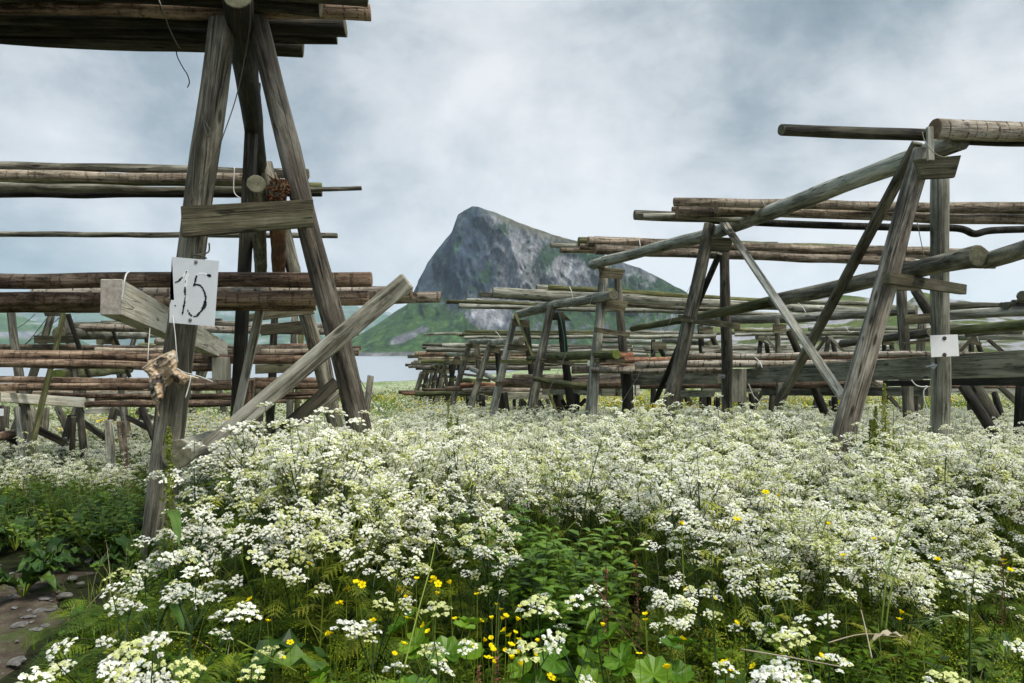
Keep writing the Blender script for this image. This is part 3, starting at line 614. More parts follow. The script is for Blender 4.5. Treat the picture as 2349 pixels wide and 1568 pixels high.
spec = [(565,1150,500,1430,28,.085),(505,1135,435,1430,29.5,.085),(440,1190,382,1450,33,.085),(408,1222,352,1450,36,.08),(378,1225,322,1440,39,.08),(345,1238,288,1430,42,.08),(470,1215,418,1440,31,.08),(325,1255,270,1436,45,.075)]
for i, (xa, ya, xb, yb, d, r) in enumerate(spec):
    G(A, (3,xa,ya,d), (3,xb,yb,d-.2), r, r*1.1, 'grey' if i % 2 else 'dark'); G(A, (3,xa+12,ya+8,d+.2), (3,xa+38,yb-20,d+.2), r*.9, r, 'dark')
    s = 28/d
    BD(A, 'gusset_board', 3, [(xa-22*s,ya+22*s),(xa+52*s,ya+26*s),(xa+55*s,ya+60*s),(xa-28*s,ya+55*s)], d-.3)
    BD(A, 'crossboard', 3, [(xa-42*s,ya+150*s),(xa+60*s,ya+156*s),(xa+60*s,ya+174*s),(xa-42*s,ya+168*s)], d-.4, .05)
L(A, 'ridge_log', (3,690,1130,22.9), (3,580,1135,26), .08, .08, 'silver'); L(A, 'ridge_log', (3,575,1135,26.2), (3,500,1135,29.5), .08, .08, 'silver'); L(A, 'ridge_log', (3,530,1196,27), (3,430,1208,33), .07, .07, 'grey'); L(A, 'ridge_log', (3,430,1210,33), (3,330,1236,44), .07, .07, 'grey')

# --- frames of the middle and far racks on the right
A = rack('broad rack behind the right-hand A-frame with a level pale ridge log', 7, 1100, 1450, 12.5)
L(A, 'ridge_log', (7,1165,332,12.0), (6,1700,385,13.6), .082, .085, 'silver'); L(A, 'ridge_log', (6,1705,378,13.7), (6,940,392,15.5), .085, .082, 'silver')
G(A, (7,1000,100,11.8), (7,1085,1490,11.8), .075, .085, 'grey'); G(A, (7,1150,110,12.3), (7,1315,380,12.3), .078, .085, 'grey'); G(A, (7,1230,480,14), (7,1205,800,14), .075, .08, 'grey')
BD(A, 'crossboard', 7, [(1025,388),(1330,370),(1330,480),(1012,500)], 11.6, .05, 'board'); BD(A, 'crossboard', 7, [(1000,690),(1320,645),(1320,672),(1010,730)], 11.6, .05)
BD(A, 'gusset_board', 7, [(950,60),(1215,60),(1200,120),(940,125)], 11.6)
G(A, (6,1598,380,13.4), (6,1612,740,13.4), .046, .050, 'grey'); G(A, (6,1715,490,13.9), (6,1815,720,13.9), .065, .068, 'dark'); BD(A, 'gusset_board', 6, [(1556,440),(1690,432),(1690,522),(1560,520)], 13.2)
L(A, 'ridge_log', (7,1480,396,12.1), (7,2500,340,11.2), .078, .080, 'silver')
L(A, 'tie_log', (7,345,705,14.6), (7,1330,585,11.9), .078, .080, 'grey'); L(A, 'tie_log', (7,1490,565,12.4), (7,2500,480,10.6), .072, .085, 'moss')
for a, b, r in (((7,1680,1170,9.2),(7,1905,1520,9.0),.064), ((7,2025,1240,13.5),(7,2100,1460,13.3),.042), ((7,1150,1280,12.6),(7,1145,1500,12.6),.05), ((7,1215,1275,14.5),(7,1205,1420,14.5),.05), ((7,2345,1150,9.2),(7,2330,1400,9.2),.08)): G(A, a, b, r, r, 'dark')
BR(A, 'brace', (7,2055,1170,12), (7,2310,1410,12), .08, .05, 'grey'); BR(A, 'brace', (7,850,1285,13), (7,1045,1500,13), .07, .05, 'grey'); BR(A, 'brace', (7,2050,1375,13.6), (7,1905,1480,13.6), .05, .04, 'dark')
BR(A, 'brace', (7,650,1110,14.2), (7,790,1180,14.2), .07, .04, 'grey')
A = rack('low rack of heavy squared beams crossing behind the A-frame legs on the right', 6, 1500, 1100, 11)
prism('square_beam', [q(6,1265,872,12.2), q(7,2500,778,6.6), q(7,2500,1062,6.6), q(6,1265,1016,12.2)], .12, 'greybeam', A)
prism('square_beam', [q(7,1525,1080,8.9), q(7,2500,1068,7.2), q(7,2500,1165,7.2), q(7,1525,1168,8.9)], .12, 'dark', A)
prism('square_beam', [q(6,180,918,14.0), q(6,1070,885,12.3), q(6,1070,1022,12.3), q(6,180,1026,14.0)], .12, 'greybeam', A)
prism('square_beam', [q(6,1480,1055,15.5), q(7,1330,1175,12.8), q(7,1330,1282,12.8), q(6,1480,1130,15.5)], .12, 'grey', A)
prism('square_beam', [q(7,1540,1190,16.5), q(7,2345,1192,16.0), q(7,2345,1248,16.0), q(7,1540,1248,16.5)], .12, 'beam', A)
prism('square_beam', [q(7,820,1108,10.8), q(7,1335,1100,10.4), q(7,1335,1168,10.4), q(7,820,1172,10.8)], .12, 'dark', A)
G(A, (6,135,905,13.4), (6,140,1215,13.4), .10, .11, 'dark')
A = rack('low rack of grey squared beams between the second and third A-frames of the row', 6, 800, 1150, 17)
prism('square_beam', [q(6,620,1085,16.5), q(6,995,1078,15.6), q(6,995,1146,15.6), q(6,620,1146,16.5)], .12, 'greybeam', A)
prism('square_beam', [q(6,880,1062,17.6), q(6,1540,1055,17.0), q(6,1540,1115,17.0), q(6,880,1085,17.6)], .12, 'greybeam', A)
prism('square_beam', [q(5,1560,1040,17.5), q(5,2300,1040,15.5), q(5,2300,1150,15.5), q(5,1560,1108,17.5)], .12, 'greybeam', A)
prism('square_beam', [q(5,1180,1105,19.5), q(5,1590,1100,19.5), q(5,1590,1170,19.5), q(5,1180,1158,19.5)], .12, 'greybeam', A)
prism('square_beam', [q(5,820,1122,23.5), q(5,995,1128,22), q(5,995,1182,22), q(5,820,1165,23.5)], .12, 'greybeam', A)
prism('square_beam', [q(6,-120,1040,15.6), q(6,85,1040,15.6), q(6,85,1135,15.6), q(6,-120,1140,15.6)], .12, 'greybeam', A)
prism('square_beam', [q(6,205,1026,14.6), q(6,240,1026,14.6), q(6,240,1132,14.6), q(6,205,1132,14.6)], .2, 'beam', A)
prism('square_beam', [q(6,985,1140,19), q(6,1560,1142,19), q(6,1560,1196,19), q(6,985,1160,19)], .12, 'greybeam', A)
posts = [((6,936,1140),(6,938,1300),15.8,.055),((6,997,1180),(6,996,1305),17,.03),((6,1025,1146),(6,1030,1290),17,.05),((6,1350,1110),(6,1360,1215),17,.06),((6,1555,1118),(6,1548,1200),17,.06),((6,2165,1140),(6,2175,1260),15.8,.06),((6,2130,1180),(6,2132,1260),18,.05),
  ((5,1250,1165),(5,1248,1300),21,.05),((5,1315,1165),(5,1295,1300),20,.05),((5,1330,1165),(5,1330,1310),19.8,.04),((5,1570,1165),(5,1580,1310),19.4,.055),((5,1675,1110),(5,1685,1330),17.3,.13),((5,1860,1110),(5,1850,1300),16.5,.08),((5,890,1170),(5,895,1300),23,.06),((5,930,1120),(5,938,1290),20.2,.085),((5,795,1130),(5,800,1200),23.5,.08),((5,1140,1100),(5,1168,1320),17.4,.10),((6,660,1140),(6,655,1190),17,.07),((6,860,1140),(6,860,1190),17.5,.05)]
for a, b, d, r in posts: G(A, (*a, d), (*b, d), r, r, 'dark')
for a, b, d in (((5,1340,1185),(5,1400,1290),19.2),((5,1715,1170),(5,1790,1320),17),((5,1490,1175),(5,1560,1320),18.6),((5,1120,1170),(5,1085,1290),20.4),((6,1235,1190),(6,1270,1250),16),((6,2010,1130),(6,2075,1290),15),((5,1950,1165),(5,1890,1230),16),((6,1480,1055),(6,1370,1220),17)): BR(A, 'brace', (*a, d), (*b, d), .085, .05, 'dark')
A = rack('distant rack with a stubby log end between the second and third A-frames', 6, 880, 750, 22)
L(A, 'ridge_log', (6,130,608,24.5), (6,500,615,23), .085, .085, 'silver'); L(A, 'ridge_log', (6,495,600,23), (6,945,617,20.8), .085, .085, 'silver')
for a, b in (((6,850,440,20),(6,868,760,20)), ((6,920,460,20.3),(6,1055,760,20.3)), ((6,392,590,22.8),(6,392,780,22.8)), ((6,455,670,23),(6,515,780,23))): G(A, a, b, .072, .078, 'dark')
BD(A, 'gusset_board', 6, [(835,460),(970,465),(975,520),(832,518)], 19.8); BD(A, 'gusset_board', 6, [(868,645),(1035,645),(1045,705),(862,714)], 19.7, .05, 'plank'); BD(A, 'gusset_board', 6, [(372,612),(515,606),(520,680),(380,682)], 22.6)
A = rack('distant rack with slanting braces under its ridge behind the crossed braces', 6, 1460, 730, 24)
L(A, 'ridge_log', (6,1402,560,23), (6,2050,575,23.5), .095, .09, 'silver'); L(A, 'ridge_log', (6,2030,560,23.3), (7,1200,580,23), .09, .09, 'silver'); L(A, 'ridge_log', (6,1500,692,26), (6,1150,722,28), .085, .07, 'silver')
for a, b in (((6,1445,575,23.2),(6,1428,745,23)), ((6,1500,625,23.4),(6,1515,745,23.4)), ((7,200,640,22.5),(7,165,820,22.3)), ((7,238,655,22.7),(7,272,820,22.7)), ((7,808,690,24),(7,810,810,24)), ((7,880,700,24),(7,912,805,24))): G(A, a, b, .07, .075, 'dark')
BR(A, 'brace', (6,1480,550,22.8), (6,1595,700,22.8), .08, .05, 'grey'); BR(A, 'brace', (7,182,612,22.3), (7,390,812,22.3), .09, .05, 'grey'); BR(A, 'brace', (7,175,625,22.3), (7,60,780,22.3), .09, .05, 'dark'); BR(A, 'brace', (7,930,665,24), (7,1010,760,24), .07, .05, 'grey')
BD(A, 'gusset_board', 6, [(1408,580),(1440,575),(1530,632),(1500,642)], 22.9); BD(A, 'gusset_board', 7, [(790,686),(915,680),(922,720),(785,716)], 23.8); L(A, 'tie_log', (7,830,792,23.5), (7,942,795,23), .08, .08, 'dark')
A = rack('distant rack under slanting braces to the right of the blank white sign', 7, 1800, 800, 18)
L(A, 'ridge_log', (7,1625,628,17.6), (7,2500,620,16.8), .080, .090, 'silver')
for a, b in (((7,1772,650,17.4),(7,1770,810,17.4)), ((7,1828,660,17.6),(7,1876,810,17.6))): G(A, a, b, .056, .06, 'dark')
BR(A, 'brace', (7,1815,590,17), (7,1620,800,17), .07, .05, 'dark'); BR(A, 'brace', (7,1935,655,17), (7,2115,808,17), .08, .05, 'grey'); BR(A, 'brace', (7,1625,700,19), (7,1720,810,19), .08, .05, 'plank'); BD(A, 'gusset_board', 7, [(1755,668),(1872,678),(1875,736),(1745,700)], 17.2)

# --- the poles laid across the racks: each one a thing of its own
ORD = ['topmost','second from top','third from top','fourth from top','fifth from top','sixth from top','seventh from top','eighth from top','ninth from top']
ADJ = {'grey':'weathered grey','silver':'silver grey','dark':'dark wet','brown':'red brown','warm':'peeled brown','pale':'pale ringed','red':'orange red','moss':'mossy green','plank':'pale','bark':'bark-stained'}
def lablen(t):
    if len(t.split()) > 16: print('LONG', len(t.split()), t)
    return t
def poles(where, group, items, push=1.0):
    n = len(items)
    for i, (a, b, r0, r1, mat, *k) in enumerate(items):
        kw = k[0] if k else {}
        a = (*a[:3], a[3]*push); b = (*b[:3], b[3]*push); r0 *= push; r1 *= push
        o = log('drying_pole', q(*a), q(*b), r0, r1, mat, None, wob=kw.get('wob', .008), bend=kw.get('bend', random.uniform(0, .03)))
        pos = 'single' if n == 1 else (ORD[i] if i < n-1 else 'lowest')
        setp(o, lablen(f"{ADJ[mat]} pole, {pos} {where}"), 'pole', group)
poles('of the thick bundle across the top left corner', 'poles across the top left corner', [
 ((1,-160,-95,4.42),(1,2160,-2,4.62),.06,.05,'dark'), ((1,-160,-45,4.5),(1,1882,34,4.70),.06,.06,'dark'), ((1,-160,25,4.62),(1,2173,80,4.84),.055,.05,'brown'),
 ((1,-160,85,4.75),(1,2026,150,4.98),.062,.062,'dark'), ((1,-160,142,4.88),(1,1975,215,5.12),.062,.055,'dark'), ((1,-160,190,5.0),(1,1780,280,5.26),.062,.062,'dark')])
poles('of the five left of the rotten log end', 'poles at the height of the rotten log end', [
 ((1,-160,982,8.9),(1,1812,1032,9.2),.055,.062,'grey'), ((1,-160,1022,8.75),(1,1620,1046,9.0),.062,.06,'warm'), ((1,-160,1072,9.7),(1,1888,1092,9.95),.05,.05,'moss'), ((1,-160,1103,9.2),(1,2122,1110,9.6),.062,.028,'grey'), ((1,-160,1143,9.9),(1,1890,1134,10.2),.055,.055,'dark')])
poles('thin grey one crossing the sky behind the nailed crossboard', 'poles of the left racks', [((1,-160,1376,13.6),(1,1980,1384,13.9),.052,.052,'grey')])
poles('of the thick stack at the height of sign 15', 'thick poles at the height of sign 15', [
 ((2,-160,245,5.55),(2,2180,233,5.75),.060,.060,'brown'), ((2,200,320,5.95),(0,945,672,6.15),.060,.054,'pale'), ((2,-160,348,5.62),(2,2162,338,5.82),.060,.060,'brown'), ((2,300,372,6.1),(0,1010,686,6.25),.055,.050,'pale'), ((2,-160,392,5.85),(2,1850,372,6.05),.058,.058,'brown')])
poles('of the bundle just under the hanging fish head strings', 'poles below the squared beam', [
 ((2,-160,636,10.2),(2,2120,634,10.5),.045,.03,'warm'), ((2,560,648,9.3),(2,2106,662,9.6),.045,.05,'warm'), ((2,-160,668,8.0),(2,1845,706,8.3),.060,.050,'brown'), ((2,-160,728,7.9),(2,1282,748,8.1),.049,.048,'brown')])
poles('of the low bundle behind the dried fish head', 'low poles behind the fish head', [
 ((2,-160,820,9.0),(2,1872,826,9.3),.044,.040,'brown'), ((2,-160,865,8.9),(2,1880,856,9.2),.049,.044,'brown'), ((2,300,912,10.2),(2,1905,898,10.5),.036,.036,'brown'), ((2,560,932,11.2),(2,1905,925,11.4),.036,.036,'brown'), ((2,505,966,9.8),(2,1400,962,9.9),.040,.040,'brown')])
poles('in the grey bundle above the fish head, left', 'upper poles of the lichened rack', [
 ((8,1150,400,13.2),(8,1500,408,13.4),.055,.05,'pale'), ((8,995,424,12.6),(8,1520,418,12.8),.045,.06,'grey'), ((8,700,457,11.6),(2,1470,500,12.4),.075,.07,'grey'), ((8,788,470,11.3),(2,2105,540,12.2),.060,.06,'pale'), ((8,1650,500,13.4),(2,2035,498,13.6),.06,.04,'pale')])
poles('thin steel-grey one poking out right of sign 15', 'poles of the left racks', [((8,1900,388,12.4),(8,2165,393,12.4),.035,.035,'dark')])
poles('of the pinkish stubs ending left of the numbered leg', 'pinkish pole stubs', [((8,1525,600,12.4),(8,1760,604,12.4),.055,.05,'pale'), ((8,1545,628,12.2),(8,1760,632,12.2),.06,.055,'pale'), ((8,1365,642,13),(8,1760,646,13),.045,.04,'moss')])
poles('of the short ends behind the near rack legs', 'far pole ends at left', [((2,1290,500,15.0),(2,1600,502,15),.055,.055,'pale'), ((2,1510,632,12.0),(2,1900,630,12.0),.05,.05,'brown'), ((2,1490,820,13.0),(2,1880,828,13.1),.05,.05,'brown'), ((2,1760,882,13.6),(2,1905,880,13.6),.045,.045,'brown')])
# right, top
poles('lone thin pole pointing left above the large A-frame', 'poles on top of the large A-frame', [((4,925,140,5.75),(4,1800,170,6.05),.045,.050,'dark',{'wob':.004})])
poles('of the thick pair leaving at upper right', 'poles on top of the large A-frame', [((4,1822,132,5.9),(4,2500,155,6.1),.083,.072,'pale'), ((4,1975,182,6.1),(4,2500,196,6.3),.06,.06,'dark')])
poles('of the bundle crossing the ridge at the second A-frame', 'poles over the second A-frame', [
 ((4,295,562,8.6),(4,2500,600,9.1),.050,.068,'warm'), ((4,314,622,8.95),(4,2500,636,9.4),.078,.05,'warm'), ((4,540,602,8.85),(4,2500,676,9.2),.064,.060,'warm'), ((4,62,636,9.2),(4,600,650,9.35),.062,.065,'grey'), ((4,286,606,9.3),(4,1300,640,9.6),.04,.04,'warm'), ((4,108,646,9.0),(4,700,662,9.2),.037,.04,'silver')])
o = tube('drying_pole', smooth_pts([q(4,500,668,9.6),q(4,1100,695,9.65),q(4,1700,712,9.7),q(4,1960,716,9.75),q(4,2060,748,9.8),q(4,2170,728,9.85),q(4,2500,718,9.9)], 8), .048, W['dark'], n=9)
setp(o, 'dark crooked pole with a bent sag, under the bundle at the second A-frame', 'pole', 'poles over the second A-frame')
poles('of the bundle over the third A-frame against the peak', 'poles over the third A-frame', [
 ((3,1498,352,13.4),(4,900,812,13.6),.04,.04,'warm'), ((3,1390,371,12.9),(4,1840,845,13.6),.075,.06,'moss'), ((3,1455,374,12.5),(4,2060,856,13.2),.080,.055,'warm'), ((3,1200,397,12.9),(4,1840,880,13.6),.045,.055,'silver'), ((3,1400,411,12.6),(4,1840,884,13.2),.055,.06,'warm'), ((3,1270,431,12.7),(4,2175,938,13.6),.050,.055,'warm'), ((3,1505,427,12.3),(4,1700,914,13.0),.082,.070,'warm')], 1.125)
poles('of the long bundle in front of the lower mountain', 'poles on the ridge by the fourth A-frame', [
 ((3,1105,685,13.6),(4,700,1138,14.6),.055,.045,'silver'), ((3,1190,685,13.2),(4,1445,1184,14.6),.058,.055,'moss'), ((3,1090,712,13.4),(4,1285,1192,14.4),.042,.045,'warm'), ((3,810,716,13.0),(4,1560,1212,14.4),.090,.075,'silver'), ((3,720,733,13.6),(3,2349,835,14.8),.05,.05,'grey')], 1.17)
poles('of the thin bundle pointing furthest left before the mountain', 'poles before the fifth A-frame', [
 ((3,630,767,16.6),(3,1750,822,17.2),.035,.04,'silver'), ((3,495,780,16.2),(3,2349,858,17.4),.045,.055,'moss'), ((3,580,812,16.0),(4,1480,1240,17.2),.055,.055,'silver')], 1.08)
poles('in the level bundle over the third rack', 'poles over the third rack', [
 ((3,620,984,20.6),(3,2349,996,20.6),.045,.045,'moss'), ((3,345,1002,20.2),(3,600,1003,20.2),.032,.045,'silver'), ((3,582,1004,20.2),(6,1000,545,20.0),.055,.06,'moss'), ((3,615,1025,20.0),(6,1000,555,19.6),.045,.06,'silver')])
poles('in the weathered bundle left of the third rack', 'poles left of the third rack', [
 ((3,335,1074,24.6),(3,1750,1085,24.2),.06,.05,'grey'), ((3,470,1076,24.2),(3,1200,1086,24),.085,.07,'silver'), ((3,335,1097,24.4),(3,1755,1100,24.0),.05,.06,'grey'), ((3,360,1108,24.0),(3,1740,1118,23.6),.075,.08,'silver')])
poles('in the bundle ending over water by far trestles', 'poles over the far trestles', [
 ((3,285,1138,29.6),(3,1400,1135,29),.11,.09,'brown'), ((3,235,1152,29.8),(3,1500,1150,29),.07,.07,'grey'), ((3,302,1166,29.2),(3,1500,1166,29),.07,.07,'warm'), ((3,325,1186,28.8),(3,1450,1184,28.4),.08,.07,'moss')])
poles('of the furthest bundle, thinnest over the water', 'furthest poles over the water', [
 ((3,275,1186,37),(3,1000,1190,36),.07,.07,'grey'), ((3,258,1198,36.6),(3,1250,1202,35),.07,.07,'grey'), ((3,218,1210,36.2),(3,1450,1212,35),.07,.07,'dark'), ((3,240,1222,35.8),(3,1300,1226,35),.07,.07,'grey'), ((3,288,1234,35.4),(3,1200,1236,34.8),.075,.07,'dark')])
# right, low
poles('of the low bundle with the orange red pole', 'low poles in front of the squared beams', [
 ((6,683,748,12.0),(7,1900,820,10.4),.046,.046,'pale'), ((6,115,788,12.4),(7,1400,838,10.8),.050,.062,'red'), ((6,-160,820,13.6),(6,230,840,13.6),.06,.06,'brown'), ((6,213,833,11.8),(7,1100,915,10.9),.062,.062,'pale'), ((3,1345,1241,13.4),(6,330,880,13.2),.084,.075,'warm'), ((3,1480,1244,12.9),(6,1100,885,12.0),.055,.06,'pale')])
poles('of the ringed bundle behind the third and fourth A-frames', 'ringed poles behind the third A-frame', [
 ((3,950,1291,17.2),(3,2040,1296,16.0),.07,.065,'warm'), ((3,1300,1308,16.6),(6,100,960,15.4),.07,.07,'warm'), ((3,885,1328,16.4),(6,100,1018,15.0),.105,.10,'brown'), ((6,260,1040,15.0),(6,2290,1018,13.2),.065,.065,'brown')])
poles('leaning across the ringed bundle by the third A-frame', 'ringed poles behind the third A-frame', [((3,1090,1304,14.2),(3,1455,1355,13.8),.045,.075,'moss')])
poles('of the thin low bundle over the yellow grass', 'thin low poles over the grass', [
 ((3,590,1346,21.4),(3,840,1348,21.2),.06,.06,'red'), ((3,490,1372,21.6),(3,1040,1368,20.8),.07,.08,'brown'), ((3,340,1380,24),(3,900,1378,22.6),.05,.05,'brown'), ((3,610,1388,20.8),(3,1300,1386,19.8),.085,.08,'warm'), ((3,175,1394,25),(3,700,1396,23.6),.055,.05,'brown'), ((3,200,1402,24.6),(3,620,1402,23),.05,.05,'red'), ((3,290,1408,24),(3,880,1402,22),.08,.07,'moss')])
poles('of the low bundle under the beams at far right', 'low poles at far right', [((7,-120,1128,15),(7,830,1128,14.6),.045,.045,'warm'), ((7,-120,1158,14.6),(7,830,1160,14.2),.07,.07,'pale'), ((7,1530,1178,14),(7,2500,1172,13.6),.035,.035,'brown')])
poles('of the bundle along the hill crest at right', 'poles along the hill crest', [
 ((7,-420,240,15.6),(7,670,262,15.8),.05,.05,'silver'), ((7,1500,285,13.4),(7,2380,300,13.0),.062,.060,'grey'), ((7,1500,318,13.6),(7,2500,330,13.2),.055,.05,'silver'), ((7,-200,330,15.2),(7,600,342,15.4),.05,.05,'silver')])
for i, (a, b, r) in enumerate((((7,2330,178,11.0),(7,2500,165,12.2),.075), ((7,2325,215,11.2),(7,2500,220,12.4),.06), ((7,2232,245,11.6),(7,2500,258,13),.042), ((7,2150,280,11.4),(7,2500,268,13),.055), ((7,2105,282,12.0),(7,2500,290,13.4),.045))):
    o = log('drying_pole', q(*a), q(*b), r, r, 'dark'); setp(o, f"dark pole end facing the viewer, {ORD[i]} in the pile at the right edge", 'pole', 'pole ends at the right edge')
poles('in the scattered bundle behind the crossed braces', 'poles behind the crossed braces', [
 ((6,1190,490,22.4),(6,1560,498,22.4),.055,.05,'moss'), ((7,-20,545,21),(7,1330,530,20.6),.055,.055,'silver'), ((6,1160,520,22.2),(6,1600,535,22.2),.05,.06,'grey'), ((6,1190,540,22),(7,1330,556,21),.045,.055,'silver'), ((6,1700,535,21.6),(7,700,590,20.8),.06,.06,'grey')])
poles('of the far bundle behind the blank white sign', 'poles behind the blank sign', [((7,1500,512,17),(7,2500,490,16),.055,.055,'silver'), ((7,1700,606,16.4),(7,2330,566,15.8),.055,.06,'grey')])
poles('of the bundle spread low before the green hill', 'far poles before the hill', [
 ((6,300,664,26),(6,1430,655,27),.05,.05,'silver'), ((6,1130,652,28),(7,900,735,27.5),.055,.055,'silver'), ((6,310,682,25.6),(6,1440,680,26.4),.06,.06,'grey'), ((6,1700,676,27),(7,480,750,26),.08,.08,'silver'), ((6,-60,700,26),(6,330,752,24),.09,.09,'silver'), ((6,1160,700,27),(7,480,775,25.6),.07,.07,'grey'), ((6,-60,655,26.4),(6,190,660,26.4),.07,.07,'silver'), ((7,-60,798,25),(7,830,792,24.6),.09,.09,'silver')])
poles('of the thin pair left of the second A-frame', 'far poles left of the second A-frame', [((6,-200,515,20.6),(6,1005,530,20.4),.06,.055,'silver'), ((6,-200,590,24),(6,150,600,24),.08,.08,'silver')])

random.seed(77)
for k in range(16):
    y = 640+k*6.5; d = 34-k*.7; x0 = random.uniform(-100, 1200); x1 = random.uniform(1500, 2400)
    o = log('drying_pole', q(6, x0, y+random.uniform(-6,6), d), q(6, x1, y+random.uniform(-12,6), d-.8), .075, .065, random.choice(('silver','grey','grey')), None, n=6)
    setp(o, 'thin weathered pole lost in the furthest layered bundles before the green hill', 'pole', 'furthest layered poles on the right')
for k in range(9):
    y = 880+k*9; d = 21-k*.5; o = log('drying_pole', q(2, random.uniform(-160, 500), y, d), q(2, random.uniform(900, 1900), y-4, d+.3), .055, .05, random.choice(('warm','brown','grey')), None, n=6)
    setp(o, 'thin brown pole in the far low layers left of the near rack', 'pole', 'furthest layered poles on the left')
# loose logs and stakes
o = log('fallen_log', q(2,1035,1262,4.62), q(2,1290,1165,6.9), .092, .085, 'silver'); setp(o, 'thick pale sawn log lying against the foot of the leg with sign 15', 'log')
o = log('fallen_log', q(0,2305,1178,4.7), q(0,2480,1196,4.6), .055, .06, 'brown'); setp(o, 'dark fallen log among the plants at the right edge', 'log')
for lab, a, b, r, m in (('weathered round stake with a split top at far left among the flowers', (8,165,1255,8.4), (8,225,1700,8.2), .036, 'silver'),
    ('reddish sawn stake beside the wooden plank stake in the left meadow', (8,1178,1390,9.2), (8,1195,1560,9.2), .045, 'warm'),
    ('dark leaning stake standing before the leg with the bolted beam', (8,722,1345,9.9), (8,715,1560,9.9), .036, 'dark'),
    ('lone dark stake on the shore grass right of the near rack', (2,2178,800,11), (2,2160,950,11), .045, 'grey')):
    setp(leg(q(*a), q(*b), r, r, m, None, name='stake'), lab, 'stake')
st = empty('stake', tuple(q(8,1095,1500,8.6)), 'pale sawn plank stake wrapped with white twine in the left meadow', 'stake')
bar('plank', q(8,1088,1368,8.6), q(8,1120,1900,8.6), .085, .05, 'plank', st)
tube('twine', smooth_pts([q(8,1085,1418,8.55),q(8,1100,1410,8.53),q(8,1112,1480,8.53),q(8,1125,1560,8.53)], 4), .005, M_TWINE, st)
# ------------------------------------------------------------------ signs
def plate_mat(name, col):
    B = MB(name); a = B.noise(B.coord((7,7,7)), 1, 6, 0.7, 0.5); b = B.noise(B.coord((60,60,60)), 1, 3, 0.7)
    c = B.mix(a, tuple(k*0.8 for k in col), tuple(min(.9, k*1.15) for k in col)); c = B.mix(B.math('MULTIPLY', B.math('SUBTRACT', b, 0.68), 9, clamp=True), c, (0.25,0.24,0.22))
    B.bsdf(c, 0.45, 0.4, a, 0.1, 0.002); return B.m
M_PLATE = plate_mat('painted_plate', (0.62,0.645,0.66)); M_PLATE2 = plate_mat('white_plate', (0.82,0.82,0.82))
M_INK = simple('black_paint', (0.012,0.012,0.02), 0.5); M_OVER = simple('white_overpaint', (0.78,0.79,0.80), 0.6); M_SCREW = simple('screw_head', (0.20,0.19,0.18), 0.4, 0.7); M_RUST = simple('rusty_nail', (0.06,0.04,0.035), 0.6)
def flat_shape(name, pts, th, m, parent, bevel=0):
    """prism of any outline; pts are world points on the front plane"""
    c = sum(pts, Vector((0,0,0)))/len(pts); nrm = Vector((0,0,0))
    for i in range(len(pts)): nrm += (pts[i]-c).cross(pts[(i+1) % len(pts)]-c)
    nrm.normalize()
    if nrm.y < 0: nrm = -nrm; pts = pts[::-1]
    n = len(pts); V = [p-c for p in pts]+[p-c+nrm*th for p in pts]
    Fc = [tuple(range(n))[::-1], tuple(range(n, 2*n))]+[(i, (i+1) % n, n+(i+1) % n, n+i) for i in range(n)]
    bm = bmesh.new(); vs = [bm.verts.new(v) for v in V]
    for f in Fc: bm.faces.new([vs[i] for i in f])
    bmesh.ops.recalc_face_normals(bm, faces=bm.faces); me = bpy.data.meshes.new(name); bm.to_mesh(me); bm.free(); me.materials.append(m)
    o = link(name, me, parent); o.location = c-(parent.location if parent else Vector((0,0,0))); return o
def stroke(pts, w, rnd=0.5):
    """ragged brush stroke outline round a polyline of 2-D points"""
    L_, R_ = [], []; P2 = []
    for i in range(len(pts)-1):
        k = max(2, int(math.hypot(pts[i+1][0]-pts[i][0], pts[i+1][1]-pts[i][1])/7))
        for j in range(k): t = j/k; P2.append((pts[i][0]+(pts[i+1][0]-pts[i][0])*t, pts[i][1]+(pts[i+1][1]-pts[i][1])*t))
    P2.append(pts[-1])
    for i, (x, y) in enumerate(P2):
        a = P2[max(0, i-1)]; b = P2[min(len(P2)-1, i+1)]; dx, dy = b[0]-a[0], b[1]-a[1]; l = math.hypot(dx, dy) or 1
        t = i/(len(P2)-1); ww = w*(0.55+0.45*math.sin(math.pi*min(1, max(0, t)))**0.5)
        w1 = ww*(1+rnd*random.uniform(-1, .6)); w2 = ww*(1+rnd*random.uniform(-1, .6))
        L_.append((x-dy/l*w1/2, y+dx/l*w1/2)); R_.append((x+dy/l*w2/2, y-dx/l*w2/2))
    return L_+R_[::-1]
S = empty('number_sign', q(9,860,510,4.53), 'grey painted metal plate hand lettered 15, screwed to the rack leg', 'sign')
dS = 4.53
flat_shape('plate', [q(9,x,y,dS) for x, y in ((640,168),(1100,208),(1055,850),(613,813),(620,528),(640,534),(655,548),(662,572),(660,590),(646,592),(634,586),(617,640))], .003, M_PLATE, S)
def put(strokes, m, dd, nm):
    for i, (pts, wd) in enumerate(strokes):
        ol = stroke(pts, wd*1.45); V = []; Fc = []; n = len(ol)//2
        V = [q(9,x,y,dS-dd) for x, y in ol]+[q(9,x,y,dS-dd+.0008) for x, y in ol]; c = V[0].copy(); N2 = len(ol)
        for j in range(n-1): Fc += [(j, j+1, N2-2-j, N2-1-j), (N2+N2-1-j, N2+N2-2-j, N2+j+1, N2+j)]
        for j in range(N2): k = (j+1) % N2; Fc.append((j, k, N2+k, N2+j))
        yield V, Fc
def numeral(name, strokes, m, dd):
    V = []; Fc = []
    for v, f in put(strokes, m, dd, name):
        o = len(V); V += v; Fc += [tuple(i+o for i in k) for k in f]
    c = V[0].copy(); o = link(name, mesh(name, [v-c for v in V], Fc, [m]), S); o.location = c-S.location
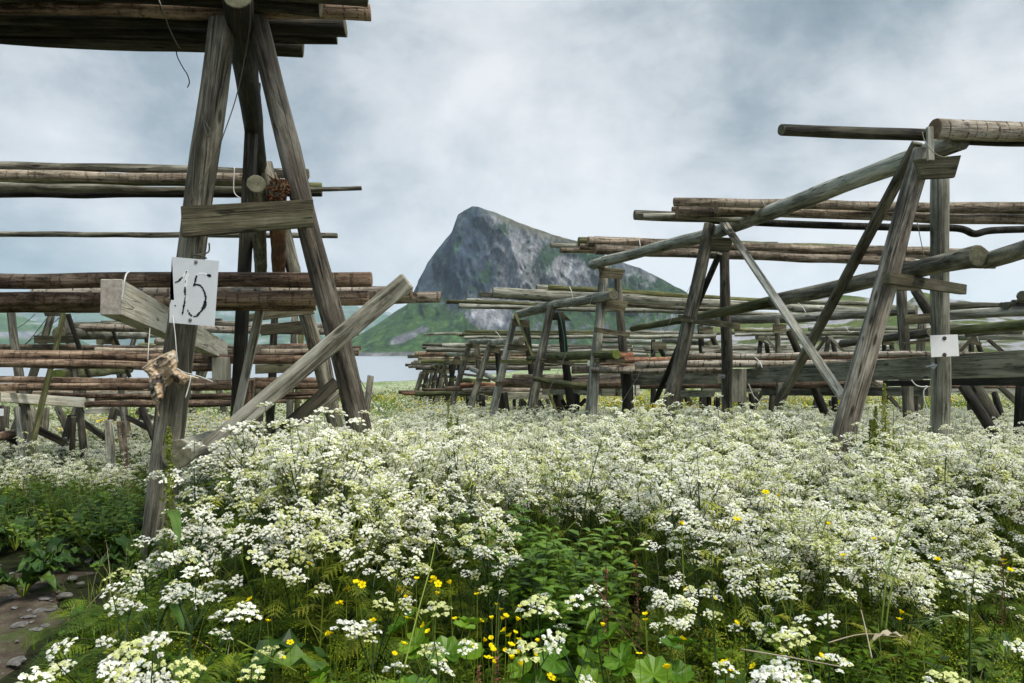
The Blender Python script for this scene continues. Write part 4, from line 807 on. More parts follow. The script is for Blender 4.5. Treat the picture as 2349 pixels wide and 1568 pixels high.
numeral('overpaint', [([(742,372),(768,335),(784,308)], 13), ([(783,300),(790,345),(778,400),(772,470)], 24), ([(884,350),(900,332),(950,330),(990,345)], 13), ([(800,560),(770,600),(765,650)],8)], M_OVER, .0012)
numeral('numeral', [([(668,418),(700,408),(745,364)], 12), ([(781,308),(782,318)], 9), ([(771,395),(770,425)], 6), ([(768,460),(766,500),(770,545)], 14), ([(770,558),(764,610)], 9), ([(765,600),(757,650),(748,690)], 15), ([(748,688),(742,736)], 12)], M_INK, .002)
numeral('numeral', [([(882,350),(872,395),(866,420)], 17), ([(866,418),(850,456)], 12), ([(850,450),(880,438),(915,446),(945,480)], 12), ([(940,472),(962,520),(972,570),(966,620)], 13), ([(968,600),(958,650),(935,690)], 24), ([(940,685),(905,722),(880,748),(850,752)], 15), ([(838,748),(812,725),(805,712)], 15), ([(798,706),(792,684)], 9), ([(983,340),(1003,352),(1026,354)], 16), ([(985,356),(1005,342),(1020,345)], 9), ([(664,646),(680,645)], 8)], M_INK, .002)
def screw(r, x, y, d, rad_, m, parent, proud=.006, d_ring=True):
    bm = bmesh.new(); bmesh.ops.create_uvsphere(bm, u_segments=12, v_segments=7, radius=rad_); bmesh.ops.scale(bm, vec=(1, .45, 1), verts=bm.verts)
    if d_ring: 
        g = bmesh.ops.create_cone(bm, cap_ends=True, segments=14, radius1=rad_*1.45, radius2=rad_*1.45, depth=.002); bmesh.ops.rotate(bm, verts=g['verts'], cent=(0,0,0), matrix=Matrix.Rotation(math.pi/2, 3, 'X'))
    me = bpy.data.meshes.new('screw'); bm.to_mesh(me); bm.free(); me.materials.append(m); o = link('screw', me, parent); o.location = q(r,x,y,d)-(parent.location if parent else Vector((0,0,0))); return o
screw(9,874,219,dS-.003,.0075,M_SCREW,S); screw(9,818,787,dS-.003,.0075,M_SCREW,S)
S2 = empty('blank_sign', q(7,1475,727,6.79), 'blank white metal plate nailed to the upright leg on the right', 'sign')
flat_shape('plate', [q(7,x,y,6.79) for x, y in ((1315,612),(1619,602),(1636,840),(1328,853))], .003, M_PLATE2, S2)
screw(7,1475,645,6.785,.013,M_RUST,S2); screw(7,1475,827,6.785,.013,M_RUST,S2)
S3 = empty('blank_sign', q(8,12,1295,11.8), 'small white plate on a far leg at the left edge of the photo', 'sign')
flat_shape('plate', [q(8,x,y,11.8) for x, y in ((-20,1262),(35,1262),(35,1332),(-20,1332))], .004, M_PLATE2, S3)

# bolts
def bolt(r, x, y, d, s=1.0, parent=None):
    c = q(r, x, y, d); bm = bmesh.new(); bmesh.ops.create_cube(bm, size=1); bmesh.ops.scale(bm, vec=(.055*s,.006,.055*s), verts=bm.verts); bmesh.ops.rotate(bm, verts=bm.verts, cent=(0,0,0), matrix=Matrix.Rotation(rad(38),3,'Y'))
    g = bmesh.ops.create_cone(bm, cap_ends=True, segments=10, radius1=.009*s, radius2=.009*s, depth=.11*s)['verts']
    bmesh.ops.rotate(bm, verts=g, cent=(0,0,0), matrix=Matrix.Rotation(rad(78),3,'Y') @ Matrix.Rotation(rad(20),3,'X')); bmesh.ops.translate(bm, verts=g, vec=(-.035*s,-.02,0))
    me = bpy.data.meshes.new('bolt'); bm.to_mesh(me); bm.free(); me.materials.append(M_STEEL); o = link('bolt', me, parent); o.location = c-(parent.location if parent else Vector((0,0,0))); return o
bolt(7,1352,950,6.80,.85,A2_); bolt(6,1078,945,10.2,.9,A2_)
AL = [o for o in COL.objects if o.name == 'drying_rack.001'][0]
for x, y in ((118,1160),(158,1165),(198,1148),(243,1166),(295,1160),(825,1200)): bolt(8, x, y, 8.9+x/860*1.45, .6, AL)
AN = [o for o in COL.objects if o.name == 'drying_rack'][0]
for x, y in ((1150,1260),(1137,1348),(1768,1222),(1765,1312)): screw(1, x, y, 4.545+(x-1070)/765*.2, .006, M_RUST, AN, d_ring=False)
for x, y, d in ((1775,412,6.01),(1918,388,6.01),(1560,1015,6.03),(1938,1066,6.66),(1922,1088,6.64)): screw(4, x, y, d, .007, M_RUST, A2_, d_ring=False)
for x, y, d in ((810,385,9.3),(768,406,9.28),(1142,440,9.75),(1190,468,9.82)): screw(6, x, y, d, .010, M_STEEL, A2_, d_ring=False)
for x, y in ((147,687),(172,723)): screw(3, x, y, 4.69, .007, M_RUST, AN, d_ring=False)

rb = Vector(q(1,1630,1110,4.72)); V = []; Fc = []
for k in range(150):
    a = random.random()*6.28; r = .074*random.random()**.5; l_ = random.uniform(.008,.045)*(2.2 if random.random() > .93 else 1); c = Vector((math.cos(a)*r, .01, math.sin(a)*r)); w_ = random.uniform(.003,.008); n = len(V)
    V += [c+Vector((-w_,0,-w_)), c+Vector((w_,0,-w_*.5)), c+Vector((0,0,w_)), c+Vector((random.gauss(0,.012), -l_, random.gauss(0,.012)))]; Fc += [(n,n+1,n+3),(n+1,n+2,n+3),(n+2,n,n+3),(n,n+2,n+1)]
o = link('rotten_splinters', mesh('rotten_splinters', V, Fc, [W['rot']]), AN); o.location = rb-AN.location
# ------------------------------------------------------------------ dried fish head
def build_fish():
    out = [(352,1278),(372,1262),(398,1240),(392,1215),(405,1185),(440,1172),(470,1165),(500,1135),(545,1128),(590,1112),(632,1098),(650,1074),(684,1092),(692,1150),(694,1205),(690,1262),(730,1290),(790,1312),(850,1335),(904,1352),(896,1368),(850,1366),(800,1385),(760,1420),(715,1415),(668,1388),(640,1402),(612,1436),(588,1452),(572,1500),(560,1540),(540,1572),(520,1600),(505,1640),(512,1700),(520,1725),(498,1790),(486,1798),(500,1740),(490,1690),(488,1640),(470,1580),(445,1560),(430,1520),(424,1470),(428,1430),(412,1392),(418,1350),(395,1310),(372,1292)]
    stp = 7.0; ox = 340; oy = 1060; nx = 84; ny = 108
    def inside(x, y):
        c = False; j = len(out)-1
        for i in range(len(out)):
            xi, yi = out[i]; xj, yj = out[j]
            if (yi > y) != (yj > y) and x < (xj-xi)*(y-yi)/(yj-yi)+xi: c = not c
            j = i
        return c
    def edist(x, y):
        best = (1e9, x, y); j = len(out)-1
        for i in range(len(out)):
            x1, y1 = out[j]; x2, y2 = out[i]; dx, dy = x2-x1, y2-y1; t = max(0, min(1, ((x-x1)*dx+(y-y1)*dy)/(dx*dx+dy*dy))); px_, py_ = x1+t*dx, y1+t*dy
            d = math.hypot(x-px_, y-py_)
            if d < best[0]: best = (d, px_, py_)
            j = i
        return best
    idx = {}; V = []; cells = []; tint = []
    for j in range(ny):
        for i in range(nx):
            if inside(ox+(i+.5)*stp, oy+(j+.5)*stp): cells.append((i, j))
    need = {(i+a, j+b) for i, j in cells for a in (0,1) for b in (0,1)}; cs = set(cells)
    front = {}; back = {}
    for (i, j) in need:
        x, y = ox+i*stp, oy+j*stp; ed, ex, ey = edist(x, y); border = not all((i-a, j-b) in cs for a in (0,1) for b in (0,1))
        if border: x, y = ex, ey; ed = 0
        f = max(0, 1-abs((x-640)*0.35+(y-1300))/150)
        rg = MN.ridged_multi_fractal(Vector(((x*0.5+y)*0.018, (x-y*0.5)*0.005, 2)), 1.0, 2.0, 4, 1.0, 2.0)-1
        nn = MN.fractal(Vector((x*0.02, y*0.02, 5)), 1, 2, 4)
        k = min(1, ed/26)
        bulge = 0.0075*math.sqrt(ed)+0.020*rg*k+0.012*nn*k; fold = 0.03*math.sin((x-y*0.6)*0.018)
        d = 4.60
        front[(i,j)] = len(V); V.append(q(9, x, y, d-bulge*0.8+fold)); 
        dark = MN.fractal(Vector((x*0.013, y*0.009, 9)), 1, 2.1, 5)+0.55*blob(x,y,475,1230,38,60,-20)+0.7*blob(x,y,450,1480,32,90)+0.35*blob(x,y,560,1350,80,25,-35)-0.2
        t0 = lerp3((0.50,0.36,0.22), (0.045,0.028,0.02), dark*3.0+0.30+rg*0.9); t0 = lerp3(t0, (0.62,0.54,0.42), max(0, nn*1.6-0.1)+0.5*blob(x,y,640,1150,50,50))
        t0 = lerp3(t0, (0.03,0.03,0.035), 1.4*blob(x,y,547,1163,24,11,-10)-0.9*blob(x,y,547,1163,10,5))
        tint.append(t0)
        if border: back[(i,j)] = front[(i,j)]
        else: back[(i,j)] = len(V); V.append(q(9, x, y, d+bulge*0.5+fold+.004)); tint.append(t0)
    Fc = []
    for i, j in cells:
        a, b, c, e_ = (i,j),(i+1,j),(i+1,j+1),(i,j+1)
        fa = tuple(front[k] for k in (a, e_, c, b))
        if len(set(fa)) == 4: Fc.append(fa)
        fb = tuple(back[k] for k in (a, b, c, e_))
        if fb != fa and set(fb) != set(fa): Fc.append(fb)
    B = MB('dried_fish_skin'); A_ = B.n('ShaderNodeAttribute', attribute_name='tint'); n = B.noise(B.coord((18,70,40)), 1, 6, 0.7, 0.8)
    k = B.math('MULTIPLY_ADD', n, 1.7, 0.15); sc = B.n('ShaderNodeVectorMath', operation='SCALE'); B.l(A_.outputs['Color'], sc.inputs[0]); B.l(k, sc.inputs['Scale'])
    B.bsdf(sc.outputs[0], 0.42, 0.5, n, 0.9, 0.008)
    c = q(9, 600, 1300, 4.6); root = empty('dried_fish_head', c, 'dried twisted fish head hanging on string before the leg with sign 15', 'fish')
    me = mesh('head', [v-c for v in V], Fc, [B.m], smooth=True); at = me.color_attributes.new('tint', 'FLOAT_COLOR', 'POINT'); at.data.foreach_set('color', [k for t in tint for k in (*t, 1)])
    link('head', me, root)
    # jaw bones, spines
    M_BONE = simple('fish_bone', (0.55,0.46,0.33), 0.5)
    tube('jaw_bone', smooth_pts([q(9,560,1240,4.56),q(9,640,1270,4.55),q(9,720,1300,4.56),q(9,800,1335,4.57),q(9,900,1358,4.58)], 5), lambda t: .0085*(1-t*.5), M_BONE, root, n=6)
    tube('jaw_bone', smooth_pts([q(9,352,1262,4.57),q(9,400,1230,4.56),q(9,480,1175,4.56),q(9,560,1128,4.57),q(9,650,1090,4.58)], 5), lambda t: .007*(1-t*.4), M_BONE, root, n=6)
    tube('fin_ray', [q(9,418,1480,4.58),q(9,380,1495,4.57),q(9,330,1500,4.57)], .0015, M_BONE, root); tube('fin_ray', [q(9,415,1460,4.58),q(9,385,1470,4.57),q(9,362,1465,4.57)], .0015, M_BONE, root)
    tube('string', smooth_pts([q(9,402,1190,4.56),q(9,410,1050,4.58),q(9,424,865,4.75)], 4), .003, M_TWINE, root)
    tube('string', smooth_pts([q(9,600,575,5.0),q(9,628,580,4.75),q(9,650,760,4.52),q(9,672,940,4.50),q(9,684,1100,4.5),q(9,698,1200,4.52)], 5), .0032, M_TWINE, root)
    tube('string', smooth_pts([q(9,690,1262,4.55),q(9,760,1300,4.54),q(9,860,1325,4.5),q(9,960,1358,4.48),q(9,1040,1392,4.47)], 4), .0035, M_TWINE, root)
    tube('string', smooth_pts([q(9,825,1330,4.55),q(9,810,1420,4.54),q(9,772,1550,4.52)], 4), .0035, M_TWINE, root)
build_fish()

# ------------------------------------------------------------------ ropes, twine and wires
def rope(label, pts, r, m=M_ROPE, cat='rope', name='rope', k=6, group=None):
    o = tube(name, smooth_pts([q(*p) for p in pts], k), r, m); setp(o, label, cat, group); return o
rope('thin pale rope trailing over the dark pole bundle at top left', [(1,925,-20,4.45),(1,960,70,4.5),(1,1000,180,4.85),(1,1045,270,5.05),(1,1062,285,5.15)], .004, M_ROPE2)
rope('dark rope end curling below the pole bundle at top left', [(1,1037,283,5.2),(1,1040,330,5.2),(1,1072,395,5.2),(1,1100,440,5.2),(1,1112,485,5.2),(1,1100,516,5.2)], .004)
rope('short rope end sticking out right of the curling rope', [(1,1095,285,5.2),(1,1120,300,5.2),(1,1150,303,5.2)], .004)
rope('long slack rope from the top ridge log down to the numbered leg', [(1,1470,20,4.2),(1,1468,150,4.3),(1,1440,330,4.5),(1,1385,580,4.6),(1,1310,800,4.58),(1,1290,850,4.6),(1,1210,1030,4.6),(1,1150,1120,4.6),(1,1105,1215,4.6)], .0035)
rope('rope loop hanging on the front of the numbered leg', [(1,1190,700,4.6),(1,1205,770,4.58),(1,1225,800,4.58),(1,1240,785,4.58),(1,1215,735,4.58),(1,1195,705,4.6)], .0035)
rope('dark rope running down the outer side of the numbered leg', [(1,1185,705,4.62),(1,1150,850,4.63),(1,1135,1000,4.63),(1,1128,1180,4.63)], .0035)
rope('rope wrapped round the numbered leg above the sign', [(1,1228,1430,4.62),(1,1225,1480,4.6),(1,1180,1495,4.59),(1,1140,1500,4.59),(1,1180,1500,4.58),(1,1215,1520,4.6)], .005)
rope('brown rope hanging down the numbered leg below the sign', [(9,770,840,4.60),(9,780,950,4.6),(9,800,1080,4.6),(9,800,1250,4.6),(9,815,1400,4.6),(9,822,1560,4.6)], .004)
rope('white twine tied round the squared beam end', [(9,225,312,4.3),(9,195,335,4.2),(9,175,400,4.16),(9,160,500,4.16),(9,148,590,4.16),(9,152,620,4.18)], .0045, M_TWINE, 'twine', 'twine')
rope('white twine looped down between the pole levels left of the rotten log', [(1,1377,985,8.5),(1,1372,1100,8.5),(1,1380,1140,8.5),(1,1410,1165,8.5),(1,1445,1190,8.5)], .006, M_TWINE, 'twine', 'twine')
rope('white twine hanging off the end of the squared beam', [(9,1235,1372,8.0),(9,1228,1420,8),(9,1250,1480,8),(9,1290,1508,8)], .006, M_TWINE, 'twine', 'twine')
for i, (lab, pts) in enumerate((('right of the second A-frame top', [(4,815,555,8.4),(4,822,575,8.4),(4,828,590,8.45)]), ('on the bundle over the third A-frame', [(4,90,783,12.2),(4,95,815,12.1),(4,98,828,12.1)]),
   ('on the long bundle at the green pole', [(5,1790,70,12.6),(5,1808,110,12.5),(5,1815,150,12.5),(5,1822,180,12.5)]), ('on the bundle left of the fourth A-frame ridge', [(5,1472,208,15.5),(5,1490,230,15.4),(5,1492,262,15.4)]),
   ('on the level green pole of the third rack', [(5,1065,503,19.6),(5,1095,535,19.5),(5,1118,570,19.4)]), ('on the orange red pole', [(6,1372,750,11.6),(6,1430,800,11.3),(6,1458,862,11.2)]), ('on the green pole left of the large leg', [(6,1800,220,13.4),(6,1850,265,13.3),(6,1885,322,13.2)]),
   ('below the squared beam by the long grass', [(6,1325,1020,11),(6,1350,1085,11),(6,1375,1140,11),(6,1420,1182,11)]), ('under the beam beside the blank sign leg', [(7,1110,1105,9),(7,1160,1160,9),(7,1230,1180,9),(7,1285,1175,9),(7,1245,1225,9),(7,1250,1330,9),(7,1275,1400,9),(7,1270,1480,9)]),
   ('on the far bundle right of the large leg', [(7,390,525,20),(7,430,575,19.8),(7,480,568,19.8)]), ('on the small ridge log right of the blank sign', [(7,1820,590,16.8),(7,1835,630,16.7),(7,1848,680,16.7)]))):
    rope('white twine tie '+lab, pts, .0075 if i > 3 else .006, M_TWINE, 'twine', 'twine', group='twine ties on the poles')
rope('twisted steel guy wire from the third rack down to the meadow', [(3,2160,655,11.0),(3,2020,900,10.6),(3,1890,1140,10.2),(3,1780,1310,9.9),(3,1690,1455,9.6)], .0038, M_WIRE, 'wire', 'guy_wire')
rope('pale guy wire slanting past the fourth A-frame into the flowers', [(3,1532,620,12.4),(3,1440,860,12),(3,1320,1110,11.5),(3,1200,1360,11.2),(3,1085,1580,11)], .0038, M_WIRE, 'wire', 'guy_wire')
rope('dark guy wire beside the foot of the near rack at the shore', [(2,2065,735,7.6),(2,2150,880,7.4),(2,2210,970,7.3),(2,2285,1070,7.2)], .004, M_WIRE, 'wire', 'guy_wire')
rope('thin wire with a tag beside the back leg of the near rack', [(1,1690,1360,8.2),(1,1730,1500,8.2),(1,1765,1580,8.2)], .004, M_WIRE, 'wire', 'guy_wire')
rope('wire crossing the green hillside at far left', [(8,345,335,12),(8,250,420,12),(8,150,485,12)], .006, M_WIRE, 'wire', 'guy_wire')
rope('long wire descending left from the lichened rack', [(8,590,365,11),(8,440,490,11),(8,330,570,11),(8,200,660,11)], .006, M_WIRE, 'wire', 'guy_wire')
rope('steep wire at the left of the lichened rack', [(8,465,370,10.8),(8,340,530,10.8),(8,225,665,10.8)], .006, M_WIRE, 'wire', 'guy_wire')
rope('teal cord hanging from the fourth A-frame ridge', [(5,1680,320,14.6),(5,1710,420,14.6),(5,1735,560,14.6),(5,1745,720,14.6)], .008, M_TEAL, 'cord', 'cord')
rope('green cord under the upper bundle at the large A-frame', [(4,1722,680,7.4),(4,1740,770,7.4),(4,1765,895,7.4)], .0045, M_ROPE2, 'cord', 'cord')
rope('rope tied round the peg and ridge log end of the large A-frame', [(4,1752,150,5.8),(4,1765,200,5.78),(4,1800,250,5.72),(4,1840,285,5.7),(4,1880,298,5.72),(4,1900,290,5.8)], .004, M_ROPE2)
# power line masts on the skyline
for lab, x in (('leftmost tiny power mast on the right hill crest', 1625), ('second tiny power mast on the right hill crest', 1645), ('third tiny power mast on the right hill crest', 1665), ('rightmost tiny power mast on the right hill crest', 1680)):
    a = q(7, x, 219, 600); b = q(7, x, 275, 600); o = tube('power_mast', [a, b], .14, M_WIRE, n=5); setp(o, lab, 'power mast', 'power masts on the hill')

# ------------------------------------------------------------------ plants
def leafmat(name, c0, c1, c2, tr=0.3, rough=0.5):
    B = MB(name); off, rv = B.rnd(11.0); n = B.noise(B.coord((8,8,8), loc=off), 1, 3, 0.6)
    v = B.math('ADD', B.math('MULTIPLY', n, 0.7), B.math('MULTIPLY', rv, 0.35)); col = B.ramp(v, [(0.25, c0), (0.52, c1), (0.8, c2)])
    d = B.n('ShaderNodeBsdfPrincipled'); B.l(col, d.inputs['Base Color']); d.inputs['Roughness'].default_value = rough; d.inputs['Specular IOR Level'].default_value = 0.28
    t = B.n('ShaderNodeBsdfTranslucent'); B.l(col, t.inputs[0]); m = B.n('ShaderNodeMixShader'); m.inputs[0].default_value = tr
    B.l(d.outputs[0], m.inputs[1]); B.l(t.outputs[0], m.inputs[2]); B.l(m.outputs[0], B.out.inputs[0]); return B.m
M_STEM = leafmat('green_stem', (0.05,0.08,0.006), (0.14,0.20,0.018), (0.30,0.34,0.05), 0.1)
M_DSTEM = leafmat('dark_stem', (0.012,0.03,0.008), (0.03,0.06,0.015), (0.08,0.11,0.03), 0.05)
M_FERN = leafmat('ferny_leaf', (0.014,0.032,0.002), (0.085,0.150,0.007), (0.27,0.33,0.022), 0.35)
M_YFERN = leafmat('yellow_green_leaf', (0.12,0.16,0.012), (0.30,0.34,0.03), (0.48,0.46,0.07))
M_GRASS = leafmat('grass_blade', (0.035,0.07,0.004), (0.12,0.20,0.010), (0.28,0.35,0.035))
M_DOCK = leafmat('dock_leaf', (0.014,0.04,0.006), (0.045,0.10,0.014), (0.12,0.20,0.03), 0.2, 0.38)
M_LADY = leafmat('round_leaf', (0.03,0.08,0.005), (0.085,0.19,0.010), (0.20,0.33,0.02), 0.3, 0.4)
M_HERB = leafmat('herb_leaf', (0.025,0.06,0.004), (0.085,0.175,0.010), (0.20,0.31,0.025), 0.3, 0.4)
M_SEED = leafmat('dock_seed', (0.09,0.12,0.015), (0.22,0.26,0.035), (0.40,0.38,0.08), 0.2)
M_RED = leafmat('sorrel_red', (0.10,0.03,0.02), (0.22,0.08,0.045), (0.35,0.17,0.09), 0.2)
M_DRY = leafmat('dry_straw', (0.20,0.16,0.09), (0.38,0.31,0.2), (0.55,0.47,0.34), 0.2)
def flat(name, col, tr=0.25):
    B = MB(name); off, rv = B.rnd(5.0); g = B.math('MULTIPLY_ADD', rv, 0.22, 0.84); sc = B.n('ShaderNodeVectorMath', operation='SCALE'); sc.inputs[0].default_value = col; B.l(g, sc.inputs['Scale'])
    d = B.n('ShaderNodeBsdfDiffuse'); B.l(sc.outputs[0], d.inputs[0]); t = B.n('ShaderNodeBsdfTranslucent'); B.l(sc.outputs[0], t.inputs[0]); m = B.n('ShaderNodeMixShader'); m.inputs[0].default_value = tr
    B.l(d.outputs[0], m.inputs[1]); B.l(t.outputs[0], m.inputs[2]); B.l(m.outputs[0], B.out.inputs[0]); return B.m
M_WHITE = flat('white_floret', (0.95,0.94,0.84), 0.34); M_CREAM = flat('cream_green_bud', (0.66,0.68,0.30)); M_YEL = flat('buttercup_petal', (0.95,0.74,0.010), 0.25); M_ALCH = flat('lime_floret', (0.36,0.42,0.03))
PM = [M_STEM, M_FERN, M_WHITE, M_CREAM, M_GRASS, M_DOCK, M_LADY, M_HERB, M_SEED, M_RED, M_DRY, M_YFERN, M_DSTEM, M_YEL, M_ALCH]
STEM, FERN, WHITE, CREAM, GRASS, DOCK, LADY, HERB, SEED, RED, DRY, YFERN, DSTEM, YEL, ALCH = range(15)
class Buf:
    def __init__(s): s.V = []; s.F = []; s.M = []
    def f(s, pts, m):
        o = len(s.V); s.V.extend(pts); s.F.append(tuple(range(o, o+len(pts)))); s.M.append(m)
    def tube(s, pts, r0, r1, m, n=3):
        o = len(s.V); k = len(pts); u = None
        for i, p in enumerate(pts):
            t = (pts[min(i+1, k-1)]-pts[max(i-1, 0)]).normalized()
            u = t.orthogonal().normalized() if u is None else (u-t*u.dot(t)).normalized(); v = t.cross(u); r = r0+(r1-r0)*i/(k-1)
            for j in range(n): a = 2*math.pi*j/n; s.V.append(p+u*(math.cos(a)*r)+v*(math.sin(a)*r))
        for i in range(k-1):
            for j in range(n): a = o+i*n+j; b = o+i*n+(j+1) % n; s.F.append((a, b, b+n, a+n)); s.M.append(m)
    def mesh(s, name):
        used = sorted(set(s.M)); mp_ = {k: i for i, k in enumerate(used)}
        return mesh(name, s.V, s.F, [PM[k] for k in used], [mp_[k] for k in s.M])
def rv3(s=1.0): return Vector((random.gauss(0,1), random.gauss(0,1), random.gauss(0,1)))*s
def quad(b, c, nrm, s, m, asp=1.0):
    nrm = nrm.normalized(); u = nrm.orthogonal().normalized(); a = random.random()*6.28; u = u*math.cos(a)+nrm.cross(u)*math.sin(a); v = nrm.cross(u)*asp
    h = s*0.5; b.f([c-u*h-v*h*.5, c+u*h*.6-v*h, c+u*h+v*h*.4, c-u*h*.3+v*h], m)
def umbel(b, c, nrm, R, lod=0, cream=0.1, stems=True):
    nrm = nrm.normalized(); u = nrm.orthogonal().normalized(); v = nrm.cross(u); base = c-nrm*R*0.75
    k = 12 if lod == 0 else 9
    if lod == 2:
        for i in range(5): a = random.random()*6.28; r = R*random.random()**.5*.8; quad(b, c+u*math.cos(a)*r+v*math.sin(a)*r+nrm*random.uniform(-.2,.1)*R, nrm+rv3(.3), R*0.8, WHITE if random.random() > cream*1.5 else CREAM)
        return
    for i in range(k):
        a = i*2.4+random.uniform(-.3,.3); r = R*math.sqrt((i+.4)/k); cc = c+u*math.cos(a)*r+v*math.sin(a)*r-nrm*(r*r/R*0.6)+nrm*random.uniform(-.16,.12)*R
        if stems: b.f([base, base+u*.0014, cc], STEM)
        m = CREAM if random.random() < cream else WHITE
        if lod == 0:
            ur = R*random.uniform(.17,.25)
            for j in range(9):
                aa = j*2.4+random.random(); rr = ur*math.sqrt((j+.3)/9); quad(b, cc+u*math.cos(aa)*rr+v*math.sin(aa)*rr-nrm*(rr*rr/ur*.5), nrm+u*math.cos(aa)*.6*rr/ur+v*math.sin(aa)*.6*rr/ur+rv3(.35), R*0.225, m if random.random() > .10 else CREAM)
        else:
            for j in range(3): quad(b, cc+rv3(R*.12), nrm+rv3(.5), R*0.38, m if random.random() > .12 else CREAM)
def frond(b, base, d, L_, Wd, droop, m=FERN, nump=9, det=1):
    d = d.normalized(); side = d.cross(Vector((0,0,1))); side = side.normalized() if side.length > .01 else Vector((1,0,0)); up = side.cross(d)
    pts = []
    for i in range(nump+2):
        t = i/(nump+1); pts.append(base+d*(L_*t)+Vector((0,0,-droop*L_*t*t))+side*(0.05*L_*math.sin(t*3)))
    b.tube(pts, .0022, .0006, STEM if m == FERN else m, 3)
    for i in range(1, nump+1):
        t = i/(nump+1)
        if t < .22: continue
        w = Wd*math.sin(math.pi*min(1, (1.02-t)*.85+.12))*(1-t*.35); ax = (pts[i+1]-pts[i-1]).normalized()
        for s in (-1, 1):
            pd = (side*s+ax*.55+Vector((0,0,random.uniform(-.25,.15)))).normalized(); q0 = pts[i]
            n2 = 5 if det else 3
            for k in range(n2):
                tt = (k+.6)/n2; c = q0+pd*(w*tt); ww = w*.28*(1.1-tt); aa = ax*ww; 
                dn = Vector((0,0,-.25*w*tt*tt)); nn = pd*(w/n2*.75)
                b.f([c+dn-nn*.4, c+dn+aa+nn*.55, c+dn+nn*.9], m); b.f([c+dn-nn*.4, c+dn+nn*.9, c+dn-aa+nn*.55], m)
def blade(b, base, d, L_, w, m, bend=.5, seg=4):
    side = Vector((-d.y, d.x, 0)); side = side.normalized() if side.length > .01 else Vector((1,0,0)); hd = Vector((d.x, d.y, 0)); pr = None
    for i in range(seg+1):
        t = i/seg; c = base+Vector((0,0,1))*(L_*(t-bend*.45*t*t))+hd*(L_*bend*t*t); ww = w*(1-t)**.7*.5
        cur = (c-side*ww, c+side*ww)
        if pr:
            if i == seg: b.f([pr[0], pr[1], c], m)
            else: b.f([pr[0], pr[1], cur[1], cur[0]], m)
        pr = cur
def bigleaf(b, base, d, L_, Wd, m, rise=.5, droop=.9, wave=.08, seg=9, stalk=.25):
    """long dock leaf with a folded midrib and wavy margin"""
    hd = Vector((d[0], d[1], 0)).normalized(); side = Vector((-hd.y, hd.x, 0)); rows = []; ph = random.random()*6
    st = [base+hd*(L_*stalk*t*.8)+Vector((0,0,L_*stalk*rise*t*1.6)) for t in (0,.5,1)]; b.tube(st, .004, .003, STEM, 4); b0 = st[-1]
    for i in range(seg+1):
        t = i/seg; c = b0+hd*(L_*(t*.95))+Vector((0,0,L_*(rise*t-droop*t*t*.75))); w = Wd*.5*math.sin(math.pi*min(1, t*.93+.07))**.7*(1-.35*t); row = []
        for k in (-1,-.5,0,.5,1): row.append(c+side*(w*k)+Vector((0,0,abs(k)*w*.45+(wave*Wd*math.sin(i*2.3+ph+k) if abs(k) == 1 else 0))))
        rows.append(row)
    for i in range(seg):
        for k in range(4): b.f([rows[i][k], rows[i][k+1], rows[i+1][k+1], rows[i+1][k]], m)
def roundleaf(b, c, nrm, R, m):
    nrm = nrm.normalized(); u = nrm.orthogonal().normalized(); a0 = random.random()*6.28; u = u*math.cos(a0)+nrm.cross(u)*math.sin(a0); v = nrm.cross(u); n = 36; r1 = []; r2 = []
    for j in range(n):
        a = 2*math.pi*j/n; lob = 1+.11*math.cos(a*9)-.05*math.cos(a*27); notch = 1-.75*math.exp(-((a-math.pi)/.22)**2); r = R*lob*notch
        pl = .07*R*math.cos(a*9); r2.append(c+u*(math.cos(a)*r)+v*(math.sin(a)*r)+nrm*(.28*R+pl+.05*R*math.sin(a*2))); r1.append(c+u*(math.cos(a)*r*.5)+v*(math.sin(a)*r*.5)+nrm*(.11*R+pl*.8))
    for j in range(n): k = (j+1) % n; b.f([c, r1[j], r1[k]], m); b.f([r1[j], r2[j], r2[k], r1[k]], m)
def ovleaf(b, c, d, L_, w, m):
    d = d.normalized(); s = d.cross(Vector((0,0,1))); s = s.normalized() if s.length > .01 else Vector((1,0,0)); up = s.cross(d); mid = c+d*L_*.5+up*.0
    a = c+d*L_*.3+s*w*.5+up*w*.15; e_ = c+d*L_*.3-s*w*.5+up*w*.15; f_ = c+d*L_*.7+s*w*.35+up*w*.1-Vector((0,0,L_*.06)); g_ = c+d*L_*.7-s*w*.35+up*w*.1-Vector((0,0,L_*.06)); tp = c+d*L_-Vector((0,0,L_*.18)); m1 = c+d*L_*.3; m2 = c+d*L_*.7-Vector((0,0,L_*.05))
    b.f([c, a, m1], m); b.f([c, m1, e_], m); b.f([a, f_, m2, m1], m); b.f([m1, m2, g_, e_], m); b.f([f_, tp, m2], m); b.f([m2, tp, g_], m)

